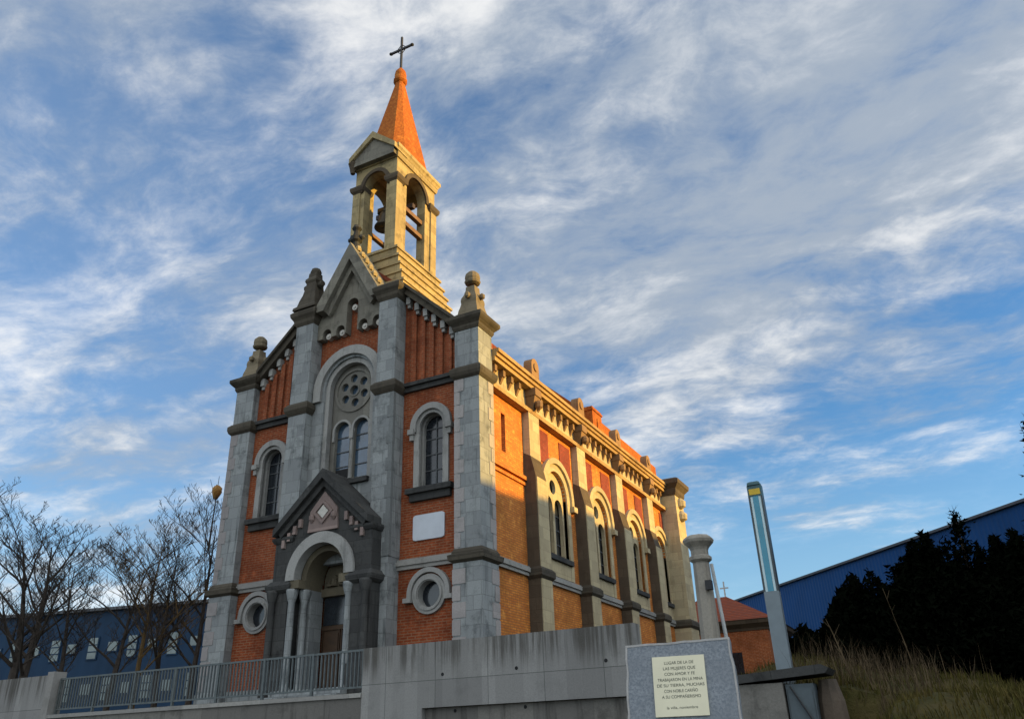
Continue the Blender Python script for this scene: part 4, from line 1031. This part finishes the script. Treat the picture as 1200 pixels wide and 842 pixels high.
CON = [
 ('small dark conifer at the left end of the dark row beside the lamp post', 8.6, 3.6, 1.15, .9),
 ('low bushy dark conifer, second in the dark row from the lamp post', 9.3, 3.2, 1.75, 1.1),
 ('dark conifer behind the pale dead stem', 10.1, 3.3, 2.35, 1.2),
 ('broad dark conifer whose top meets the middle of the blue wall', 11.0, 3.4, 2.95, 1.35),
 ('dark conifer with twiggy tips just under the blue roof line', 11.9, 3.3, 3.6, 1.45),
 ('bushy dark conifer with spiky top rising over the blue roof line', 12.75, 3.2, 4.35, 1.1),
 ('dark conifer left of the tall one at the right edge', 13.9, 2.8, 3.0, 1.6),
 ('tallest dark conifer at the right edge of the picture', 14.98, 2.6, 6.25, 1.25),
 ('low dark conifer in front of the tallest one at the right edge', 14.3, 0.9, 2.5, 1.7)]
for i, (lab, x, y, h, r_) in enumerate(CON):
    conifer(lab, (x, y, ground_z(x, y)), h, r_, 100+i)
# mass of undergrowth under and between them: nobody could count it
bm = BM(); rnd = random.Random(77)
prof_t = [(8.0, 1.2), (8.6, 1.8), (9.4, 2.35), (10.2, 2.65), (11.0, 3.1), (11.8, 3.5), (12.6, 3.45), (13.4, 3.3), (14.4, 3.4), (17.5, 3.6)]
def ptop(x):
    for (xa, za), (xb, zb_) in zip(prof_t, prof_t[1:]):
        if xa <= x <= xb: return za+(zb_-za)*(x-xa)/(xb-xa)
    return 1.0
for k in range(95000):
    x = rnd.uniform(8.05, 17.5); y = rnd.uniform(1.8, 4.6)
    topz = ptop(x)*(.86+.16*math.sin(x*3.1+y)+.08*math.sin(x*9.7-y*3))
    z = ground_z(x, y)+rnd.random()**.62*topz
    c = Vector((x, y, z)); s = rnd.uniform(.06, .17)
    d1 = Vector((rnd.gauss(0, 1), rnd.gauss(0, 1), rnd.gauss(.5, 1))).normalized(); d2 = d1.cross(Vector((rnd.gauss(0, 1), rnd.gauss(0, 1), rnd.gauss(0, 1)))).normalized()
    bm.faces.new([bm.verts.new(c-d1*s*.5-d2*s*.4), bm.verts.new(c+d2*s*.45), bm.verts.new(c+d1*s)])
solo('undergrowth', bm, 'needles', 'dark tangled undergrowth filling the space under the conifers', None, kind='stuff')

# ------------------------------------------------------------------ grass, dry stalks, dead stems
bm = BM(); rnd = random.Random(9)
def blade(bm, x, y, h, w, bend):
    z = ground_z(x, y)-.02; a = rnd.uniform(0, 6.283); dx, dy = math.cos(a), math.sin(a)
    b2 = rnd.uniform(.2, 1)*bend
    p = [Vector((x, y, z)), Vector((x+dx*b2*h*.3, y+dy*b2*h*.3, z+h*.6)), Vector((x+dx*b2*h*.8, y+dy*b2*h*.8, z+h))]
    s = Vector((-dy, dx, 0))*w
    v = [bm.verts.new(p[0]-s), bm.verts.new(p[0]+s), bm.verts.new(p[1]+s*.7), bm.verts.new(p[1]-s*.7), bm.verts.new(p[2])]
    bm.faces.new(v[:4]); bm.faces.new([v[3], v[2], v[4]])
k = 0
while k < 42000:
    x = rnd.uniform(7.6, 20); y = rnd.uniform(-12.5, 3.0)**1 if rnd.random() < .6 else rnd.uniform(-12.5, -5)
    c = .5+.5*math.sin(x*1.7+math.sin(y*1.1)*1.5)*math.sin(y*1.3+x*.4)
    if rnd.random() > .35+.65*c: continue
    blade(bm, x, y, rnd.uniform(.06, .19)*(.7+.7*c), .009, .8); k += 1
solo('grass', bm, 'grass', 'tufted green and yellow grass on the bank right of the lamp post', None, kind='stuff')
bm = BM()
for k in range(1700):
    x = rnd.gauss(10.3, .8) if k < 1200 else rnd.uniform(8.2, 17); y = rnd.uniform(-7.5, 0.5)
    blade(bm, x, y, rnd.uniform(.2, .75)*(1 if k < 1200 else .45), .006, .9)
solo('dry_weeds', bm, 'dry_stalk', 'dry brown weeds and stalks between lamp post and dark conifers', None, kind='stuff')
def dead_stem(label, x, y, h, lean, seed, r_=.03, mat='dry_stalk'):
    rnd2 = random.Random(seed); bm = BM(); z = ground_z(x, y); p = Vector((x, y, z-.1)); d = Vector((lean, 0, 1)).normalized(); n = 8
    for i in range(n):
        q = p+d*(h/n); d = (d+Vector((rnd2.uniform(-.06, .06), 0, 0))).normalized()
        tube(bm, p, q, r_*(1-.09*i), r_*(1-.09*(i+1)), 6, i in (0, n-1))
        if i > 2:
            e_ = Vector((rnd2.choice((-1, 1))*rnd2.uniform(.4, .8), rnd2.uniform(-.4, .4), 1)).normalized(); tube(bm, p, p+e_*rnd2.uniform(.1, .3), r_*.35, .004, 4)
        p = q
    solo('dead_stem', bm, mat, label, 'dead stem', 'dead stems on the bank')
dead_stem('pale leaning dead stem standing against the dark conifers', 11.0, 1.2, 2.25, -.06, 4, .02)
dead_stem('shorter crooked dead stem in the dry weeds near the wall stub', 10.25, -5.2, 1.25, -.22, 8, .022)
